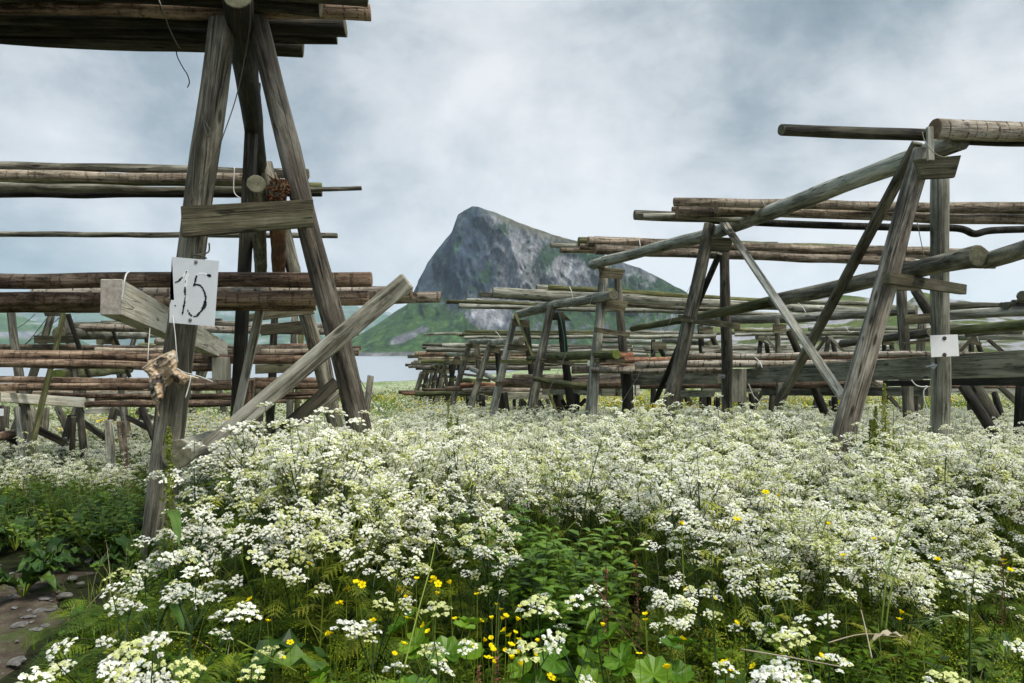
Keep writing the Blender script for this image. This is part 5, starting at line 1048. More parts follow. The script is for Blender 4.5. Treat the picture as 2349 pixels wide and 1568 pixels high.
def parsley(h, lod=0, numb=4, cream=.12, spread=.5, leaves=4, parts=False):
    """cow parsley; returns buffers stem, foliage, [umbel...]"""
    bs, bl, bu = Buf(), Buf(), []
    sm = DSTEM if random.random() < .65 else STEM
    lean = rv3(.05); lean.z = 0; main = [Vector((0,0,0))+lean*(t*h)+Vector((0,0,h*.8*t)) for t in (0,.33,.66,1)]
    bs.tube(main, .0050, .0026, sm, 4 if lod == 0 else 3)
    def add(c, n, R):
        u = Buf(); umbel(u, c, n, R, lod, cream if random.random() > .12 else .85); bu.append(u)
    def tip(p0, d, ln, k):
        pe = p0+d*ln+Vector((0,0,ln*.15)); bs.tube([p0, p0+d*(ln*.5)+rv3(.004), pe], .0022, .0013, sm, 3); R = random.uniform(.022,.039)*(1 if k else 1.15); add(pe, Vector((0,0,1))+rv3(.3)+d*.45, R); return pe
    az = random.random()*6.28
    for i in range(numb):
        t = .35+.6*i/(numb-1 if numb > 1 else 1); p0 = lean*(t*h)+Vector((0,0,h*.8*t)); az += 2.4; d = Vector((math.cos(az)*spread, math.sin(az)*spread, 1)).normalized(); ln = h*(1-.8*t)*random.uniform(.72,.95)
        pm = p0+d*ln*.6; bs.tube([p0, pm], .003, .0024, sm, 3); tip(pm, d, ln*.4, 0)
        for s in range(3):
            a2 = az+(1.9,-1.9,0.3)[s]+random.uniform(-.5,.5); tip(pm, Vector((math.cos(a2)*.75, math.sin(a2)*.75, 1)).normalized(), ln*.4*random.uniform(.45,1.15), 1)
        if leaves and lod < 2:
            a3 = random.random()*6.28; frond(bl, p0, Vector((math.cos(a3), math.sin(a3), .35)), .16*random.uniform(.7,1.2), .07, .5, FERN if random.random() > .2 else YFERN, 6, lod == 0)
    tip(main[-1], Vector((0,0,1)), h*.2, 0)
    if lod < 2:
        for i in range(leaves): a3 = random.random()*6.28; frond(bl, Vector((0,0,h*random.uniform(.05,.35))), Vector((math.cos(a3), math.sin(a3), random.uniform(.5,1.1))), random.uniform(.22,.34), .11, random.uniform(.4,.8), FERN, 9, lod == 0)
    return bs, bl, bu
def merge(*bufs):
    o = Buf()
    for b in bufs: k = len(o.V); o.V += b.V; o.F += [tuple(i+k for i in f) for f in b.F]; o.M += b.M
    return o

def instancer(name, label, cat, protos, pts, rots, scl, idx):
    """one 'stuff' object: geometry nodes set the prototype plants on its points"""
    col = bpy.data.collections.new(name+'_plants')
    for i, me in enumerate(protos):
        o = bpy.data.objects.new(f'{name}_plant_{i:02d}', me); col.objects.link(o)
    me = bpy.data.meshes.new(name); me.from_pydata([tuple(p) for p in pts], [], [])
    a = me.attributes.new('rot', 'FLOAT_VECTOR', 'POINT'); a.data.foreach_set('vector', [c for r in rots for c in r])
    a = me.attributes.new('scl', 'FLOAT', 'POINT'); a.data.foreach_set('value', scl)
    a = me.attributes.new('idx', 'INT', 'POINT'); a.data.foreach_set('value', idx)
    o = link(name, me); setp(o, label, cat, None, 'stuff')
    ng = bpy.data.node_groups.new(name+'_scatter', 'GeometryNodeTree'); ng.interface.new_socket('Geometry', in_out='INPUT', socket_type='NodeSocketGeometry'); ng.interface.new_socket('Geometry', in_out='OUTPUT', socket_type='NodeSocketGeometry')
    nn = ng.nodes; gi = nn.new('NodeGroupInput'); go = nn.new('NodeGroupOutput'); ip = nn.new('GeometryNodeInstanceOnPoints'); ci = nn.new('GeometryNodeCollectionInfo')
    ci.inputs['Collection'].default_value = col; ci.inputs['Separate Children'].default_value = True; ci.inputs['Reset Children'].default_value = True
    def at(nm, ty): x = nn.new('GeometryNodeInputNamedAttribute'); x.data_type = ty; x.inputs['Name'].default_value = nm; return x.outputs['Attribute']
    er = nn.new('FunctionNodeEulerToRotation'); ng.links.new(at('rot', 'FLOAT_VECTOR'), er.inputs[0])
    ng.links.new(gi.outputs[0], ip.inputs['Points']); ng.links.new(ci.outputs[0], ip.inputs['Instance']); ip.inputs['Pick Instance'].default_value = True
    ng.links.new(at('idx', 'INT'), ip.inputs['Instance Index']); ng.links.new(er.outputs[0], ip.inputs['Rotation']); ng.links.new(at('scl', 'FLOAT'), ip.inputs['Scale']); ng.links.new(ip.outputs[0], go.inputs[0])
    m = o.modifiers.new('scatter', 'NODES'); m.node_group = ng; return o
# ------------------------------------------------------------------ where the plants grow
def path_right(Y): return np.interp(Y, [1.0,2.6,3.4,4.0,4.6,5.5,7.2], [-1.2,-1.75,-2.22,-2.45,-2.75,-2.85,-3.7])
def near_edge(X, d=None):
    """front edge of the tall flowers, as a distance in metres"""
    k = X/3.0
    return float(np.interp(k, [-1.2,-.75,-.62,-.45,-.33,-.2,-.08,.03,.15,.3,.5,.7,.95,1.3], [7.0,6.6,6.2,3.2,3.1,3.05,3.15,3.5,3.4,3.0,3.15,3.35,3.8,4.4]))
def gap(X, Y):
    g = 0
    g = max(g, blob(X, Y, .28, 3.75, .55, .55, 0))       # leafy clump in the middle
    g = max(g, 0.85*blob(X, Y, 5.6, 7.2, 1.0, 2.4, 0))
    g = max(g, 0.9*blob(X, Y, -1.35, 9.2, .5, 1.6, 0))
    return g
def dens(X, Y):
    e = near_edge(X); 
    if Y < e: return 0
    v = 1.0*(1-gap(X, Y)); return v*(0.55+0.45*min(1, (Y-e)/0.8))*(0.8+0.5*MN.noise(Vector((X*.8, Y*.8, 3))))
random.seed(21)
P0 = []     # near plants
for i in range(7): P0.append(merge(*(lambda r: [r[0], r[1]]+r[2])(parsley(random.uniform(.80,1.05), 0, random.choice((5,6,7)), (.05,.08,.5,.10,.25,.06,.4)[i], .55, 3))).mesh('p'))
P1 = [merge(*(lambda r: [r[0], r[1]]+r[2])(parsley(random.uniform(.80,1.05), 1, 7, random.choice((.05,.12,.25)), .6, 2))).mesh('p') for _ in range(5)]
P2 = []
for _ in range(4):   # far: a tuft of several plants
    bb = Buf()
    for k in range(5):
        r = merge(*(lambda r: [r[0]]+r[2])(parsley(random.uniform(.7,.95), 2, 4, .2, .6, 0))); off = Vector((random.uniform(-.4,.4), random.uniform(-.4,.4), 0)); r.V = [v+off for v in r.V]; bb = merge(bb, r)
    for k in range(26): blade(bb, Vector((random.uniform(-.5,.5), random.uniform(-.5,.5), 0)), Vector((random.uniform(-1,1), random.uniform(-1,1), 0)), random.uniform(.35,.65), .03, random.choice((GRASS, YFERN, GRASS)), .5, 2)
    P2.append(bb.mesh('p'))
def scatter(n, x0, x1, y0, y1, fn, minz=0.0, fan=0.86):
    out = []; tries = 0
    while len(out) < n and tries < n*40:
        tries += 1; Y = math.exp(random.uniform(math.log(y0), math.log(y1))) if fan < 0 else math.sqrt(random.uniform(y0*y0, y1*y1)); X = random.uniform(-1, 1)*(abs(fan)*Y+.5)
        if not (x0 < X < x1): continue
        if random.random() < fn(X, Y): out.append((X, Y))
    return out
def tallness(X, Y):
    t = 1.0+0.16*MN.noise(Vector((X*.7, Y*.7, 9)))
    t *= .78+.22*min(1, max(0, (Y-near_edge(X))/.8)); t *= .93; t += 0.30*blob(X, Y, -1.05, 4.2, .9, .9)+.06*blob(X, Y, 1.45, 7.0, 1.0, .9)+.12*blob(X, Y, -.6, 3.4, .6, .6)-.10*blob(X, Y, .4, 6, 1.2, 1.2)
    return t
near = scatter(1250, -8, 9, 2.3, 7.6, dens); mid = scatter(2900, -16, 18, 7.6, 19, lambda X, Y: .25+.75*dens(X, Y)); far = scatter(2300, -60, 90, 18, 72, lambda X, Y: (1 if Y < float(shore(X))-3 else 0)*(.35+.8*MN.noise(Vector((X*.08, Y*.06, 2)))+.25))
pts, rots, scl, idx = [], [], [], []
for X, Y in near: s = tallness(X, Y)*random.uniform(.82,1.08)*(.68 if X < -.42*Y and Y > 5 else 1); pts.append((X,Y,gz(X,Y))); rots.append((random.gauss(0,.16), random.gauss(0,.16), random.random()*6.28)); scl.append(s); idx.append(random.randrange(7))
for X, Y in mid: pts.append((X,Y,gz(X,Y))); rots.append((random.gauss(0,.10), random.gauss(0,.10), random.random()*6.28)); scl.append(tallness(X, Y)*random.uniform(.75,1.02)*(.80 if X < -.22*Y and Y < 14 else .9)); idx.append(7+random.randrange(5))
for X, Y in far: pts.append((X,Y,gz(X,Y))); rots.append((0, 0, random.random()*6.28)); scl.append(random.uniform(.6,.95)); idx.append(12+random.randrange(4))
instancer('cow_parsley_meadow', 'dense white cow parsley meadow filling the ground under all the racks', 'wild flowers', P0+P1+P2, pts, rots, scl, idx)

# undergrowth: ferny leaves, grass and small herbs
random.seed(33); U = []
for m in (FERN, FERN, FERN, YFERN):
    b = Buf()
    for k in range(6): a = random.random()*6.28; frond(b, Vector((random.uniform(-.03,.03), random.uniform(-.03,.03), random.uniform(.0,.1))), Vector((math.cos(a), math.sin(a), random.uniform(.55,1.4))), random.uniform(.2,.34), .11, random.uniform(.4,.9), m, 10, 1)
    U.append(b.mesh('u'))
for w_, hh in ((.005,.34), (.0035,.5)):
    b = Buf()
    for k in range(34): blade(b, Vector((random.gauss(0,.05), random.gauss(0,.05), 0)), Vector((random.uniform(-1,1), random.uniform(-1,1), 0)), hh*random.uniform(.5,1), w_, GRASS if random.random() > .12 else DRY, random.uniform(.2,.9))
    U.append(b.mesh('u'))
for k_ in range(2):      # small-leaved herb
    b = Buf()
    for k in range(7):
        a = random.random()*6.28; d = Vector((math.cos(a)*.5, math.sin(a)*.5, 1)).normalized(); hL = random.uniform(.2,.38); b.tube([Vector((0,0,0)), d*hL*.5, d*hL], .002, .001, STEM, 3)
        for j in range(9): aa = random.random()*6.28; ovleaf(b, d*(hL*(.25+.75*j/9)), Vector((math.cos(aa), math.sin(aa), .3)), .055, .028, HERB if k_ else FERN)
    U.append(b.mesh('u'))
b = Buf()            # lime green froth of lady's mantle flowers
for k in range(8):
    a = random.random()*6.28; d = Vector((math.cos(a)*.5, math.sin(a)*.5, 1)).normalized(); hL = random.uniform(.24,.4); b.tube([Vector((0,0,0)), d*hL*.5, d*hL], .0015, .001, STEM, 3)
    for j in range(32): quad(b, d*hL*random.uniform(.6,1.02)+rv3(.022), rv3(1)+Vector((0,0,1)), .006, ALCH)
U.append(b.mesh('u'))
b = Buf()            # small round leaves
for k in range(7): a = random.random()*6.28; c = Vector((math.cos(a)*random.uniform(.02,.11), math.sin(a)*random.uniform(.02,.11), random.uniform(.08,.22))); b.tube([Vector((0,0,0)), c], .0016, .0013, STEM, 3); roundleaf(b, c, Vector((math.cos(a)*.4, math.sin(a)*.4, 1)), random.uniform(.022,.042), LADY)
U.append(b.mesh('u'))
b = Buf()            # short turf
for k in range(60): blade(b, Vector((random.uniform(-.13,.13), random.uniform(-.13,.13), 0)), Vector((random.uniform(-1,1), random.uniform(-1,1), 0)), random.uniform(.03,.10), .004, GRASS, .6, 3)
U.append(b.mesh('u'))
pts, rots, scl, idx = [], [], [], []
def onpath(X, Y): return X < float(path_right(Y))+.12 and X > float(np.interp(Y, [1,3.7,4.4,5.3], [-6,-6,-3.7,-3.5])) and Y < 5.0
LMP = [((x-CX)/F*d, d) for x, d in ((1005,2.62),(1085,2.50),(885,2.45),(1180,2.42),(1340,2.55),(1250,2.4),(780,2.55))]
def undf(X, Y):
    if onpath(X, Y): return 0
    if any(abs(X-a) < .17 and -.3 < Y-b < .14 for a, b in LMP): return 0.06
    return 1.0
for X, Y in scatter(1150, -6, 6, 1.15, 3.9, undf):
    k = random.random(); i = random.choice((0,1,2)) if k < .50 else 3 if k < .56 else 4 if k < .66 else 5 if k < .72 else 6 if k < .79 else 7 if k < .86 else 8 if k < .93 else 9
    s = random.uniform(.75,1.25)*(0.62 if Y < 1.7 else 1.0)
    if X/Y < -.5: i = random.choice((4,4,0,1,9,6)); s *= .8
    pts.append((X,Y,gz(X,Y)-.01)); rots.append((random.gauss(0,.12), random.gauss(0,.12), random.random()*6.28)); scl.append(s); idx.append(i)
for X, Y in scatter(1000, -9, 9, 3.9, 9.5, lambda X, Y: 0 if onpath(X, Y) else .9): pts.append((X,Y,gz(X,Y)-.01)); rots.append((0,0,random.random()*6.28)); scl.append(random.uniform(.9,1.5)); idx.append(random.choice((0,1,2,4,5,7) if X > -.42*Y else (6,7,9,0,5,7)))
for X, Y in scatter(1500, -22, 24, 9.5, 26, lambda X, Y: 1): pts.append((X,Y,gz(X,Y)-.01)); rots.append((0,0,random.random()*6.28)); scl.append(random.uniform(1.1,1.8)); idx.append(random.choice((4,4,5,7)))
for _ in range(150):    # scraps of turf on the path
    Y = random.uniform(2.6, 6.6); X = random.uniform(-5.4, float(path_right(Y))+.3)
    if MN.noise(Vector((X*2, Y*2, 0))) > -.02 or X > float(path_right(Y))-.12: pts.append((X,Y,gz(X,Y)+.004)); rots.append((0,0,random.random()*6.28)); scl.append(random.uniform(.5,1.0)); idx.append(10)
instancer('undergrowth', 'dark green ferny leaves, grass and herbs covering the foreground', 'undergrowth', U, pts, rots, scl, idx)

# buttercup haze in the far meadow
random.seed(5); b = Buf()
for k in range(14):
    c = Vector((random.gauss(0,.25), random.gauss(0,.25), random.uniform(.35,.6))); b.tube([Vector((c.x*.8, c.y*.8, 0)), c], .003, .002, STEM, 3)
    for j in range(3): quad(b, c+rv3(.008), Vector((0,-.3,1))+rv3(.4), .03, YEL)
for k in range(20): blade(b, Vector((random.uniform(-.4,.4), random.uniform(-.4,.4), 0)), Vector((random.uniform(-1,1), random.uniform(-1,1), 0)), random.uniform(.3,.5), .03, GRASS, .5, 2)
yb = b.mesh('y'); pts = []
def yel(X, Y): return max(blob(X, Y, 3.2, 24, 5, 8), blob(X, Y, -9, 15, 3, 3.5), .8*blob(X, Y, -2.5, 40, 4, 18), blob(X,Y,10,34,14,10), blob(X, Y, 14, 17, 3, 5))
pts = [(X,Y,gz(X,Y)+.12) for X, Y in scatter(620, -30, 40, 10, 62, lambda X, Y: yel(X, Y) if Y < float(shore(X))-3 else 0)]
instancer('buttercup_meadow', 'yellow haze of buttercups in the grass far behind the racks', 'wild flowers', [yb], pts, [(0,0,random.random()*6) for _ in pts], [random.uniform(.8,1.3) for _ in pts], [0]*len(pts))

# --- single plants of the foreground, each with its parts
random.seed(11)
def plant_root(name, loc, label, cat, group=None, rz=0, s=1.0, tilt=(0,0)):
    o = empty(name, loc, label, cat, group); o.rotation_euler = (tilt[0], tilt[1], rz); o.scale = (s, s, s); return o
protos = []
for k in range(5):
    bs, bl, bu = parsley(.62+.1*(k % 3), 0, (3,3,1,2,1)[k], (.03,.08,.3,.05,.12)[k], .62, 5)
    protos.append((bs.mesh('stem'), bl.mesh('foliage'), [u.mesh('umbel') for u in bu]))
def put_parsley(x, y, d, zt, label, k, s=None, tilt=(0,0), group='foreground cow parsley plants'):
    """plant whose tallest umbel stands at pixel x,y"""
    t = P(x, y, d); base = Vector((t.x-tilt[1]*.5, d+tilt[0]*.5, gz(t.x, d))); h = t.z-base.z; st, fo, um = protos[k % 5]; hh = max(v[2] for v in (c.co for m_ in um for c in m_.vertices)); s = h/hh
    r = plant_root('cow_parsley', base, label, 'wild flower', group, random.random()*6.28, max(.35, min(1.35 if d < 3.5 else 2.2, s)), tilt); link('stem', st, r); link('foliage', fo, r)
    for m_ in um: link('umbel', m_, r)
FG = [(200,1160,3.0,'cow parsley leaning over the stony path, the one furthest left of the tall dock spike'),(370,1235,2.5,'cow parsley spreading white umbels in front of the foot of the numbered leg'),(330,1325,2.15,'large white cow parsley over the broad leaves at lower left'),
 (430,1290,2.3,'cow parsley right of the lower-left flower mass beside a big leaf'),(360,1420,1.85,'low cow parsley cluster below the lower-left flower mass'),(125,1535,1.75,'cow parsley cut by the bottom edge near the left corner'),
 (640,1500,1.8,'small cow parsley beside the lowest left buttercup'),(830,1490,1.85,'droopy cow parsley near the bottom left of the lady\'s mantle leaves'),(1130,1430,2.0,'cow parsley rising among the densest buttercups'),(1225,1425,1.95,'upright cow parsley just right of the densest buttercups'),
 (1235,1525,1.75,'cow parsley at the bottom edge right of the lady\'s mantle'),(880,1370,2.15,'small cow parsley beside a dark hollow left of centre'),(1030,1365,2.15,'cow parsley hanging over the dark hollow at centre'),
 (1150,1265,2.5,'cow parsley tumbling over the front edge at centre'),(1290,1330,2.2,'cow parsley right of the dark hollow'),(1480,1320,2.3,'cow parsley with cream umbels at lower centre right'),
 (1760,1350,2.1,'lone little cow parsley in the dark ferns at lower right'),(1950,1250,2.5,'cow parsley at the front edge right of centre'),(1700,1240,2.6,'cow parsley on the front edge above the dark ferns'),(2080,1500,1.7,'small pale cow parsley by the withered leaf'),
 (1610,1500,1.75,'half withered cow parsley at the bottom right'),(2250,1280,2.6,'cow parsley under the dark log at the right edge')]
for i, (x, y, d, lab) in enumerate(FG): put_parsley(x, y, d, 0, lab, (0,1,0,1,1,0)[i] if i < 6 else (2,3,4,2,4)[i % 5], tilt=(random.gauss(0,.10), random.gauss(0,.12)))

for x, y, d, lab in ((505,968,4.15,'cow parsley rising in front of the foot of the long diagonal brace'),(575,975,4.3,'cow parsley covering the lower middle of the long diagonal brace'),(455,1005,4.2,'cow parsley over the sawn log end by the numbered leg'),(640,985,4.6,'cow parsley beneath the dark short brace of the near rack')):
    put_parsley(x, y, d, 0, lab, 0)
# tall docks with seed spikes
def dock(loc, h, label, spikes=1, leaves=4, ry=0, sc=1.0, lw=.10, mt=SEED):
    r = plant_root('dock_plant', loc, label, 'plant', None, 0); b = Buf()
    for s in range(spikes):
        off = Vector((random.uniform(-.06,.06), random.uniform(-.05,.05), 0))*(0 if s == 0 else 1); hh = h*(1 if s == 0 else random.uniform(.65,.92)); b.tube([off*.3, off+Vector((.01,0,hh*.5)), off*1.6+Vector((.0,0,hh))], .007*sc if mt == SEED else .0025, .0018, STEM if mt == SEED else DSTEM, 4)
    link('stem', b.mesh('stem'), r)
    for s in range(spikes):
        b = Buf()
        off = Vector((0,0,0)) if s == 0 else Vector((random.uniform(-.09,.09), random.uniform(-.05,.05), 0)); hh = h*(1 if s == 0 else random.uniform(.7,.93))
        for k in range(520 if mt == SEED else 150):
            t = random.random(); z = hh*(.52+.48*t); w_ = .028*sc*(1-t*.8)*(0.55+.45*abs(math.sin(t*26)))
            quad(b, off+Vector((random.gauss(0,w_*.7), random.gauss(0,w_*.7), z)), rv3(1), .011*sc, mt)
        link('seed_spike', b.mesh('seed_spike'), r)
    for k in range(leaves):
        b = Buf(); a = random.random()*6.28; bigleaf(b, Vector((0,0,0)), (math.cos(a), math.sin(a)), random.uniform(.14,.24)*sc, lw*.5*sc, DOCK if mt != RED else HERB, .5, 1.1, .12, 8, .15); o = link('leaf', b.mesh('leaf'), r); o.location = (0,0,h*random.uniform(.25,.75))
    return r
p = P(385, 1300, 3.15); dock(Vector((p.x, 3.15, gz(p.x, 3.15))), 1.12, 'tall green dock with a seed spike in front of the numbered leg', 1, 6, sc=1.15)
p = P(2030, 1000, 5.4); dock(Vector((p.x, 5.4, gz(p.x, 5.4))), 1.27, 'yellow green dock with several seed spikes beside the large leaning leg', 5, 5, sc=1.3)
p = P(1028, 1000, 7.2); dock(Vector((p.x, 7.2, gz(p.x, 7.2))), 1.12, 'dock with a pale spike standing above the flowers left of centre', 3, 5, sc=1.2)
p = P(1140, 1400, 2.45); dock(Vector((p.x, 2.45, gz(p.x, 2.45))), .55, 'dark red sorrel in the shady hollow at centre', 3, 3, sc=.8, mt=RED)
for lab, x, d, h_ in (('red sorrel spike right of the leafy clump', 1390, 2.9, .72), ('red sorrel spike among flowers further right', 1460, 3.0, .70), ('reddish sorrel at the right edge by the fallen log', 2300, 3.2, .7)):
    p = P(x, 1300, d); dock(Vector((p.x, d, gz(p.x, d))), h_, lab, 1, 2, sc=.7, mt=RED)
# broad dock leaves
def leafy(name, loc, label, cat, n, L0, L1, Wd, m, group=None, rise=.7, droop=1.0, dirs=None):
    r = plant_root(name, loc, label, cat, group)
    for k in range(n):
        b = Buf(); a = random.random()*6.28 if dirs is None else dirs[k % len(dirs)]; bigleaf(b, Vector((0,0,0)), (math.cos(a), math.sin(a)), random.uniform(L0, L1), Wd*random.uniform(.8,1.15), m, rise*random.uniform(.7,1.3), droop*random.uniform(.8,1.4), .16, 9, .3); link('leaf', b.mesh('leaf'), r)
    return r
for i, (x, y, d, n, lab) in enumerate(((40,1190,5.6,9,'broad leaved dock plant at the left edge behind the path'),(110,1215,5.0,9,'broad leaved dock nearest the path at far left'),(190,1180,5.7,8,'broad leaved dock between the path and the round stake'),(275,1200,5.4,8,'broad leaved dock just left of the numbered leg'),
   (60,1260,4.5,8,'low dock rosette at the left edge beside the stones'),(230,1160,6.2,8,'dock clump below the white twined plank stake'),(130,1150,6.3,8,'dock clump below the pointed round stake'),(320,1230,4.9,7,'dock leaves at the foot of the numbered leg'),(10,1150,6.4,8,'dock clump at the far left edge below the flowers'),(420,1190,5.2,6,'dark dock leaves right behind the numbered leg'))):
    X = (x-CX)/F*d; leafy('broad_dock', Vector((X, d, gz(X, d))), lab, 'plant', n+12, .13, .25, .105, DOCK, 'docks left of the numbered leg', .9, .9)
for x, d, lab, dirs, L_ in ((500, 2.75, 'broad leaf pair arching behind the lower-left flowers', (.1,2.6,.6), .40), (215, 2.0, 'big drooping leaf at the left beside the path', (3.6,4.3,2.9), .38), (300, 2.5, 'wide dark leaves under the lower-left flowers', (3.0,5.2,.3,4.0), .34), (1440, 2.35, 'broad leaved plant in the dark right of centre', (.5,2.0,4.2,5.2), .24), (1700, 2.0, 'narrow upright dock leaves at lower right', (1.2,4.0,2.2), .32), (470, 2.2, 'shaded broad leaves right of the lower-left flowers', (5.6,.4,4.6), .34)):
    X = (x-CX)/F*d; leafy('broad_dock', Vector((X, d, gz(X, d)+.05)), lab, 'plant', len(dirs), L_*.8, L_*1.1, .15, DOCK, 'broad leaves in the foreground', .9, 1.0, dirs)
# leafy herb clump in the middle
for i, (x, d) in enumerate(((1160,3.6),(1230,3.45),(1300,3.7),(1365,3.5),(1260,3.95),(1330,3.2))):
    X = (x-CX)/F*d; r = plant_root('leafy_herb', Vector((X, d, gz(X, d))), ('leafy green herb in the gap between the white flowers, leftmost of six','leafy green herb second from left in the central green clump','leafy green herb in the middle of the central green clump','leafy green herb at the right end of the central green clump','leafy green herb at the back of the central green clump','leafy green herb lowest and nearest in the central green clump')[i], 'plant', 'central green clump')
    b = Buf(); bl = Buf()
    for k in range(12):
        a = random.random()*6.28; d_ = Vector((math.cos(a)*.32, math.sin(a)*.32, 1)).normalized(); hL = random.uniform(.5,.82); b.tube([Vector((0,0,0)), d_*hL*.5, d_*hL], .003, .0015, STEM, 3)
        for j in range(16): aa = j*2.4+random.random(); ovleaf(bl, d_*(hL*(.35+.65*j/16)), Vector((math.cos(aa), math.sin(aa), .25)), random.uniform(.06,.10), .036, HERB)
    link('stem', b.mesh('stem'), r); link('foliage', bl.mesh('foliage'), r)
# lady's mantle
lm = []
for k in range(3):
    b = Buf()
    lm.append([])
    for j in range(9):
        bb = Buf(); a = j*.7+random.uniform(-.2,.2); c = Vector((math.cos(a)*random.uniform(.05,.17), math.sin(a)*random.uniform(.05,.17), random.uniform(.24,.42))); bb.tube([Vector((0,0,0)), c*.5+Vector((0,0,.03)), c], .0022, .0016, STEM, 4); roundleaf(bb, c, Vector((math.cos(a)*.5, math.sin(a)*.5-.25, 1)), random.uniform(.042,.066), LADY); lm[-1].append(bb.mesh('leaf'))
for i, (x, d, lab) in enumerate(((1005,2.62,'large lady\'s mantle with pleated round leaves at bottom centre left'),(1085,2.50,'lady\'s mantle with the biggest pleated leaf at bottom centre'),(885,2.45,'lady\'s mantle at the bottom edge left of centre'),(1180,2.42,'lady\'s mantle at the bottom edge right under the buttercups'),(1010,2.95,'lady\'s mantle in the shade above the biggest leaves'),
   (1340,2.55,'lady\'s mantle right of the upright cow parsley'),(1270,2.85,'lady\'s mantle shaded behind the buttercups right side'),(1480,2.8,'lady\'s mantle among grass right of centre'),(780,2.55,'dark lady\'s mantle left of the bottom leaves'),(1250,2.4,'lady\'s mantle cut by the bottom edge'))):
    X = (x-CX)/F*d; r = plant_root('ladys_mantle', Vector((X, d, gz(X, d))), lab, 'plant', 'lady\'s mantle plants', random.random()*6.28, random.uniform(.85,1.15))
    for m_ in lm[i % 3]: link('leaf', m_, r)
# buttercups
fl = []
for k in range(3):
    b = Buf(); op = (.25,.6,.95)[k]
    for j in range(5):
        a = 2*math.pi*j/5; u = Vector((math.cos(a), math.sin(a), 0)); v_ = Vector((-math.sin(a), math.cos(a), 0)); R = .0135; z = Vector((0,0,1))
        p1_ = u*R*.5*op+v_*R*.35+z*R*.35; p2_ = u*R*.5*op-v_*R*.35+z*R*.35; p3_ = u*R*(.4+.6*op)+v_*R*.42+z*R*(1.1-.75*op); p4_ = u*R*(.4+.6*op)-v_*R*.42+z*R*(1.1-.75*op); p5_ = u*R*(.5+.65*op)+z*R*(1.25-.8*op)
        b.f([Vector((0,0,0)), p2_, p1_], YEL); b.f([p1_, p2_, p4_, p3_], YEL); b.f([p3_, p4_, p5_], YEL)
    for j in range(8): quad(b, Vector((random.gauss(0,.0015), random.gauss(0,.0015), .004)), rv3(1)+Vector((0,0,2)), .004, ALCH)
    fl.append(b.mesh('flower'))
sts = []
for k in range(3): b = Buf(); c = Vector((random.uniform(-.06,.06), random.uniform(-.06,.06), 0)); b.tube([Vector((0,0,-.40))+c, Vector((0,0,-.2))+c*.5, Vector((0,0,0))], .0018, .0011, STEM, 3); sts.append(b.mesh('stem'))
BC = [(10,x,y) for x, y in ((590,937),(690,930),(712,945),(680,955),(720,965),(797,965),(165,995),(258,970),(120,1082),(522,1055),(710,1033),(960,1033),(1080,1092),(1100,1125),(1225,1108),(1050,1182),(1108,1183),(1133,1165),(1200,1190),(825,1182),(528,1175),(322,1193),(638,1220),(662,1258),(980,1195),(1130,1252),(1190,1265),(1160,1285),(1045,1298),(1215,1310),(1038,1350),(1165,1345),(1220,1340),(1135,1375),(1240,1365),(1256,1358),(950,1357),(510,1337),(452,1395),(60,1270),(1028,1420),(1062,1448),(1172,1425),(1305,1403),(1315,1440),(1230,1465),(1210,1390),(1407,1537),(1330,1320),(1725,1225),(2065,1053),(1950,1393),(2215,1305),(2120,1487),(1988,1155),(1988,1190),(220,960),(485,1005),(1910,858),(2210,597),(1065,1378),(998,1315))]
BC += [(11,x,y) for x, y in ((98,1102),(413,1100),(530,1240),(235,1330),(1440,1185),(1435,1222),(150,1492),(510,1500),(628,1477),(465,1457),(995,1425),(1120,1457),(1645,888),(2010,890),(2045,948),(1040,693),(1300,775),(1125,868),(260,1055),(2020,910),(695,515),(770,535),(535,665),(230,690))]
BC += [(12,x,y) for x, y in ((1600,777),(1522,857),(1568,845),(1607,882),(1383,1107),(1447,1210),(1480,1230),(1920,1050),(1972,1018),(1878,1130),(2063,1228),(1560,1432),(1825,1300),(1708,912),(1605,1347),(1330,1560),(1485,925),(2210,1058))]
for i, (r_, x, y) in enumerate(BC):
    ox, oy, s_ = REG[r_]; yy = oy+y*s_; hz = .46 if yy > 1350 else .62; d = min(3.2, (EYE-hz)*F/(yy-810)); c = q(r_, x, y, d)
    reg = 'in the foreground at left' if ox+x*s_ < 850 else ('in the dense patch at bottom centre' if ox+x*s_ < 1300 else 'scattered in the grass at lower right')
    r = plant_root('buttercup', c, f'yellow buttercup {reg}', 'wild flower', f'buttercups {reg}', random.random()*6.28, random.uniform(.85,1.2)); link('stem', sts[i % 3], r); f_ = link('flower', fl[random.choice((0,1,1,2))], r); f_.rotation_euler = (random.gauss(0,.35), random.gauss(0,.35), 0)
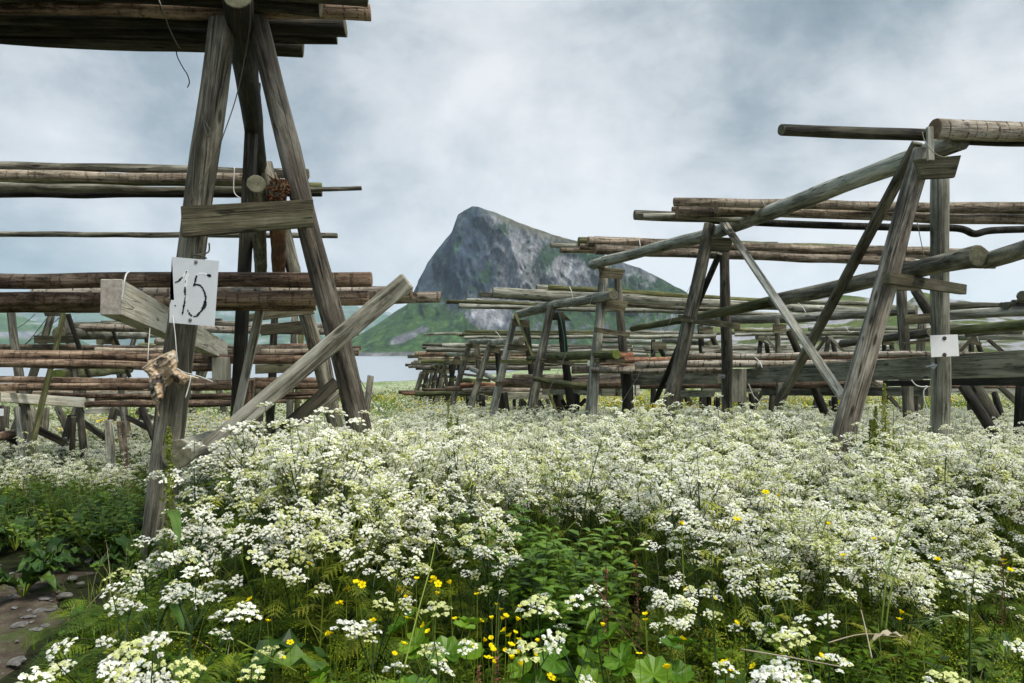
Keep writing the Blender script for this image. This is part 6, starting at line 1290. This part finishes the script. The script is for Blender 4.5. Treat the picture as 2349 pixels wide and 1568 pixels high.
# long stems and dry stalks
for i, (lab, pts_, rr, m_) in enumerate((
  ('long dark bare stem sticking up right of the leafy clump', [(0,1340,1180,2.9),(0,1352,1110,2.9),(0,1380,1010,2.95)], .006, M_DSTEM),
  ('long pale green stem slanting at bottom left of centre', [(0,925,1540,1.7),(0,960,1400,1.8),(0,985,1310,1.95),(0,1000,1240,2.1)], .004, M_STEM),
  ('thick pale green stem rising from the ferns at lower right', [(0,2020,1450,1.9),(0,2035,1320,1.95),(0,2060,1230,2.1),(0,2090,1160,2.2)], .0055, M_STEM),
  ('second thick pale stem leaning beside the first at lower right', [(0,2030,1455,1.95),(0,2050,1330,2.0),(0,2100,1220,2.1)], .005, M_STEM),
  ('long dark stem slanting up to the right over the flowers', [(0,1780,1300,2.6),(0,1850,1230,2.7),(0,1925,1150,2.85)], .004, M_DSTEM),
  ('straw coloured broken stalk lying along the bottom right', [(0,1700,1490,1.75),(0,1820,1510,1.7),(0,1930,1530,1.65)], .004, M_DRY),
  ('thin dry stalk arching near the withered leaf', [(0,1900,1475,1.75),(0,1980,1455,1.8),(0,2060,1462,1.85)], .003, M_DRY),
  ('pale dry straw leaning right of the withered leaf', [(0,2000,1510,1.6),(0,1985,1440,1.7),(0,1975,1400,1.75)], .003, M_DRY),
  ('green stem bowed across the ferns left of the buttercups', [(0,545,1470,1.9),(0,600,1500,1.85),(0,680,1540,1.7)], .004, M_STEM),
  ('pinkish thin stalk falling right of the dark hollow', [(0,1360,1330,2.1),(0,1420,1430,1.9),(0,1490,1510,1.75)], .0025, M_RED))):
    o = tube('stem', smooth_pts([q(*p_) for p_ in pts_], 5), lambda t, rr=rr: rr*.55*(1-.4*t), m_, n=5); setp(o, lab, 'stem')
b = Buf(); bigleaf(b, Vector((0,0,0)), (1,.1), 0.10, .022, DRY, .6, .95, .2, 9, .1); r = plant_root('withered_leaf', q(0,1995,1478,1.75), 'curled brown withered leaf on dry stalks at lower right', 'leaf'); link('blade', b.mesh('blade'), r)

# stones on the path
random.seed(3)
def stone(x, y, sx, sy, sz, lab, k):
    d = 1.5*F/(y-810); p = P(x, y, d); bm = bmesh.new(); bmesh.ops.create_icosphere(bm, subdivisions=3, radius=1)
    for v in bm.verts:
        n = v.co.copy(); f = 1+.28*MN.noise(n*1.1+Vector((k*3.1,0,0)))+.10*MN.noise(n*3.2+Vector((k,5,0))); v.co = Vector((n.x*sx*f, n.y*sy*f, max(-.3, min(.62, n.z*f))*sz))
    me = bpy.data.meshes.new('stone'); bm.to_mesh(me); bm.free(); me.materials.append(M_STONE); o = link('stone', me); o.location = (p.x, p.y, gz(p.x, p.y)+.012); o.rotation_euler = (0, 0, random.random()*6.28)
    setp(o, lab, 'stone', 'stones in the path')
M_STONE = None
B = MB('path_stone'); n = B.noise(B.coord((14,14,14)), 1, 7, 0.7); B.bsdf(B.ramp(n, [(0.3,(0.05,0.046,0.04)),(0.5,(0.15,0.14,0.13)),(0.75,(0.33,0.32,0.30))]), 0.85, 0.2, n, 0.8, 0.01); M_STONE = B.m
stone(125, 1312, .085, .07, .06, 'largest pale rounded stone at the top of the path', 1); stone(42, 1350, .035, .03, .03, 'small round stone left on the path', 2); stone(208, 1262, .12, .06, .03, 'flat pale slab at the far end of the path', 3)
for i in range(46):
    y = random.uniform(1290, 1560); xr = np.interp(y, [1270,1330,1400,1480,1568], [235,205,165,95,35]); x = random.uniform(-60, xr)
    s = random.uniform(.007, .03); stone(x, y, s*1.5, s, s*.55, 'small flat pale stone pressed into the dirt path', i+5)
for i in range(14): stone(random.uniform(110,235), random.uniform(1245,1300), random.uniform(.02,.045), random.uniform(.012,.03), .018, 'flat pale stone near the top of the path under the dock leaves', i+60)
print('objects', len(bpy.data.objects))
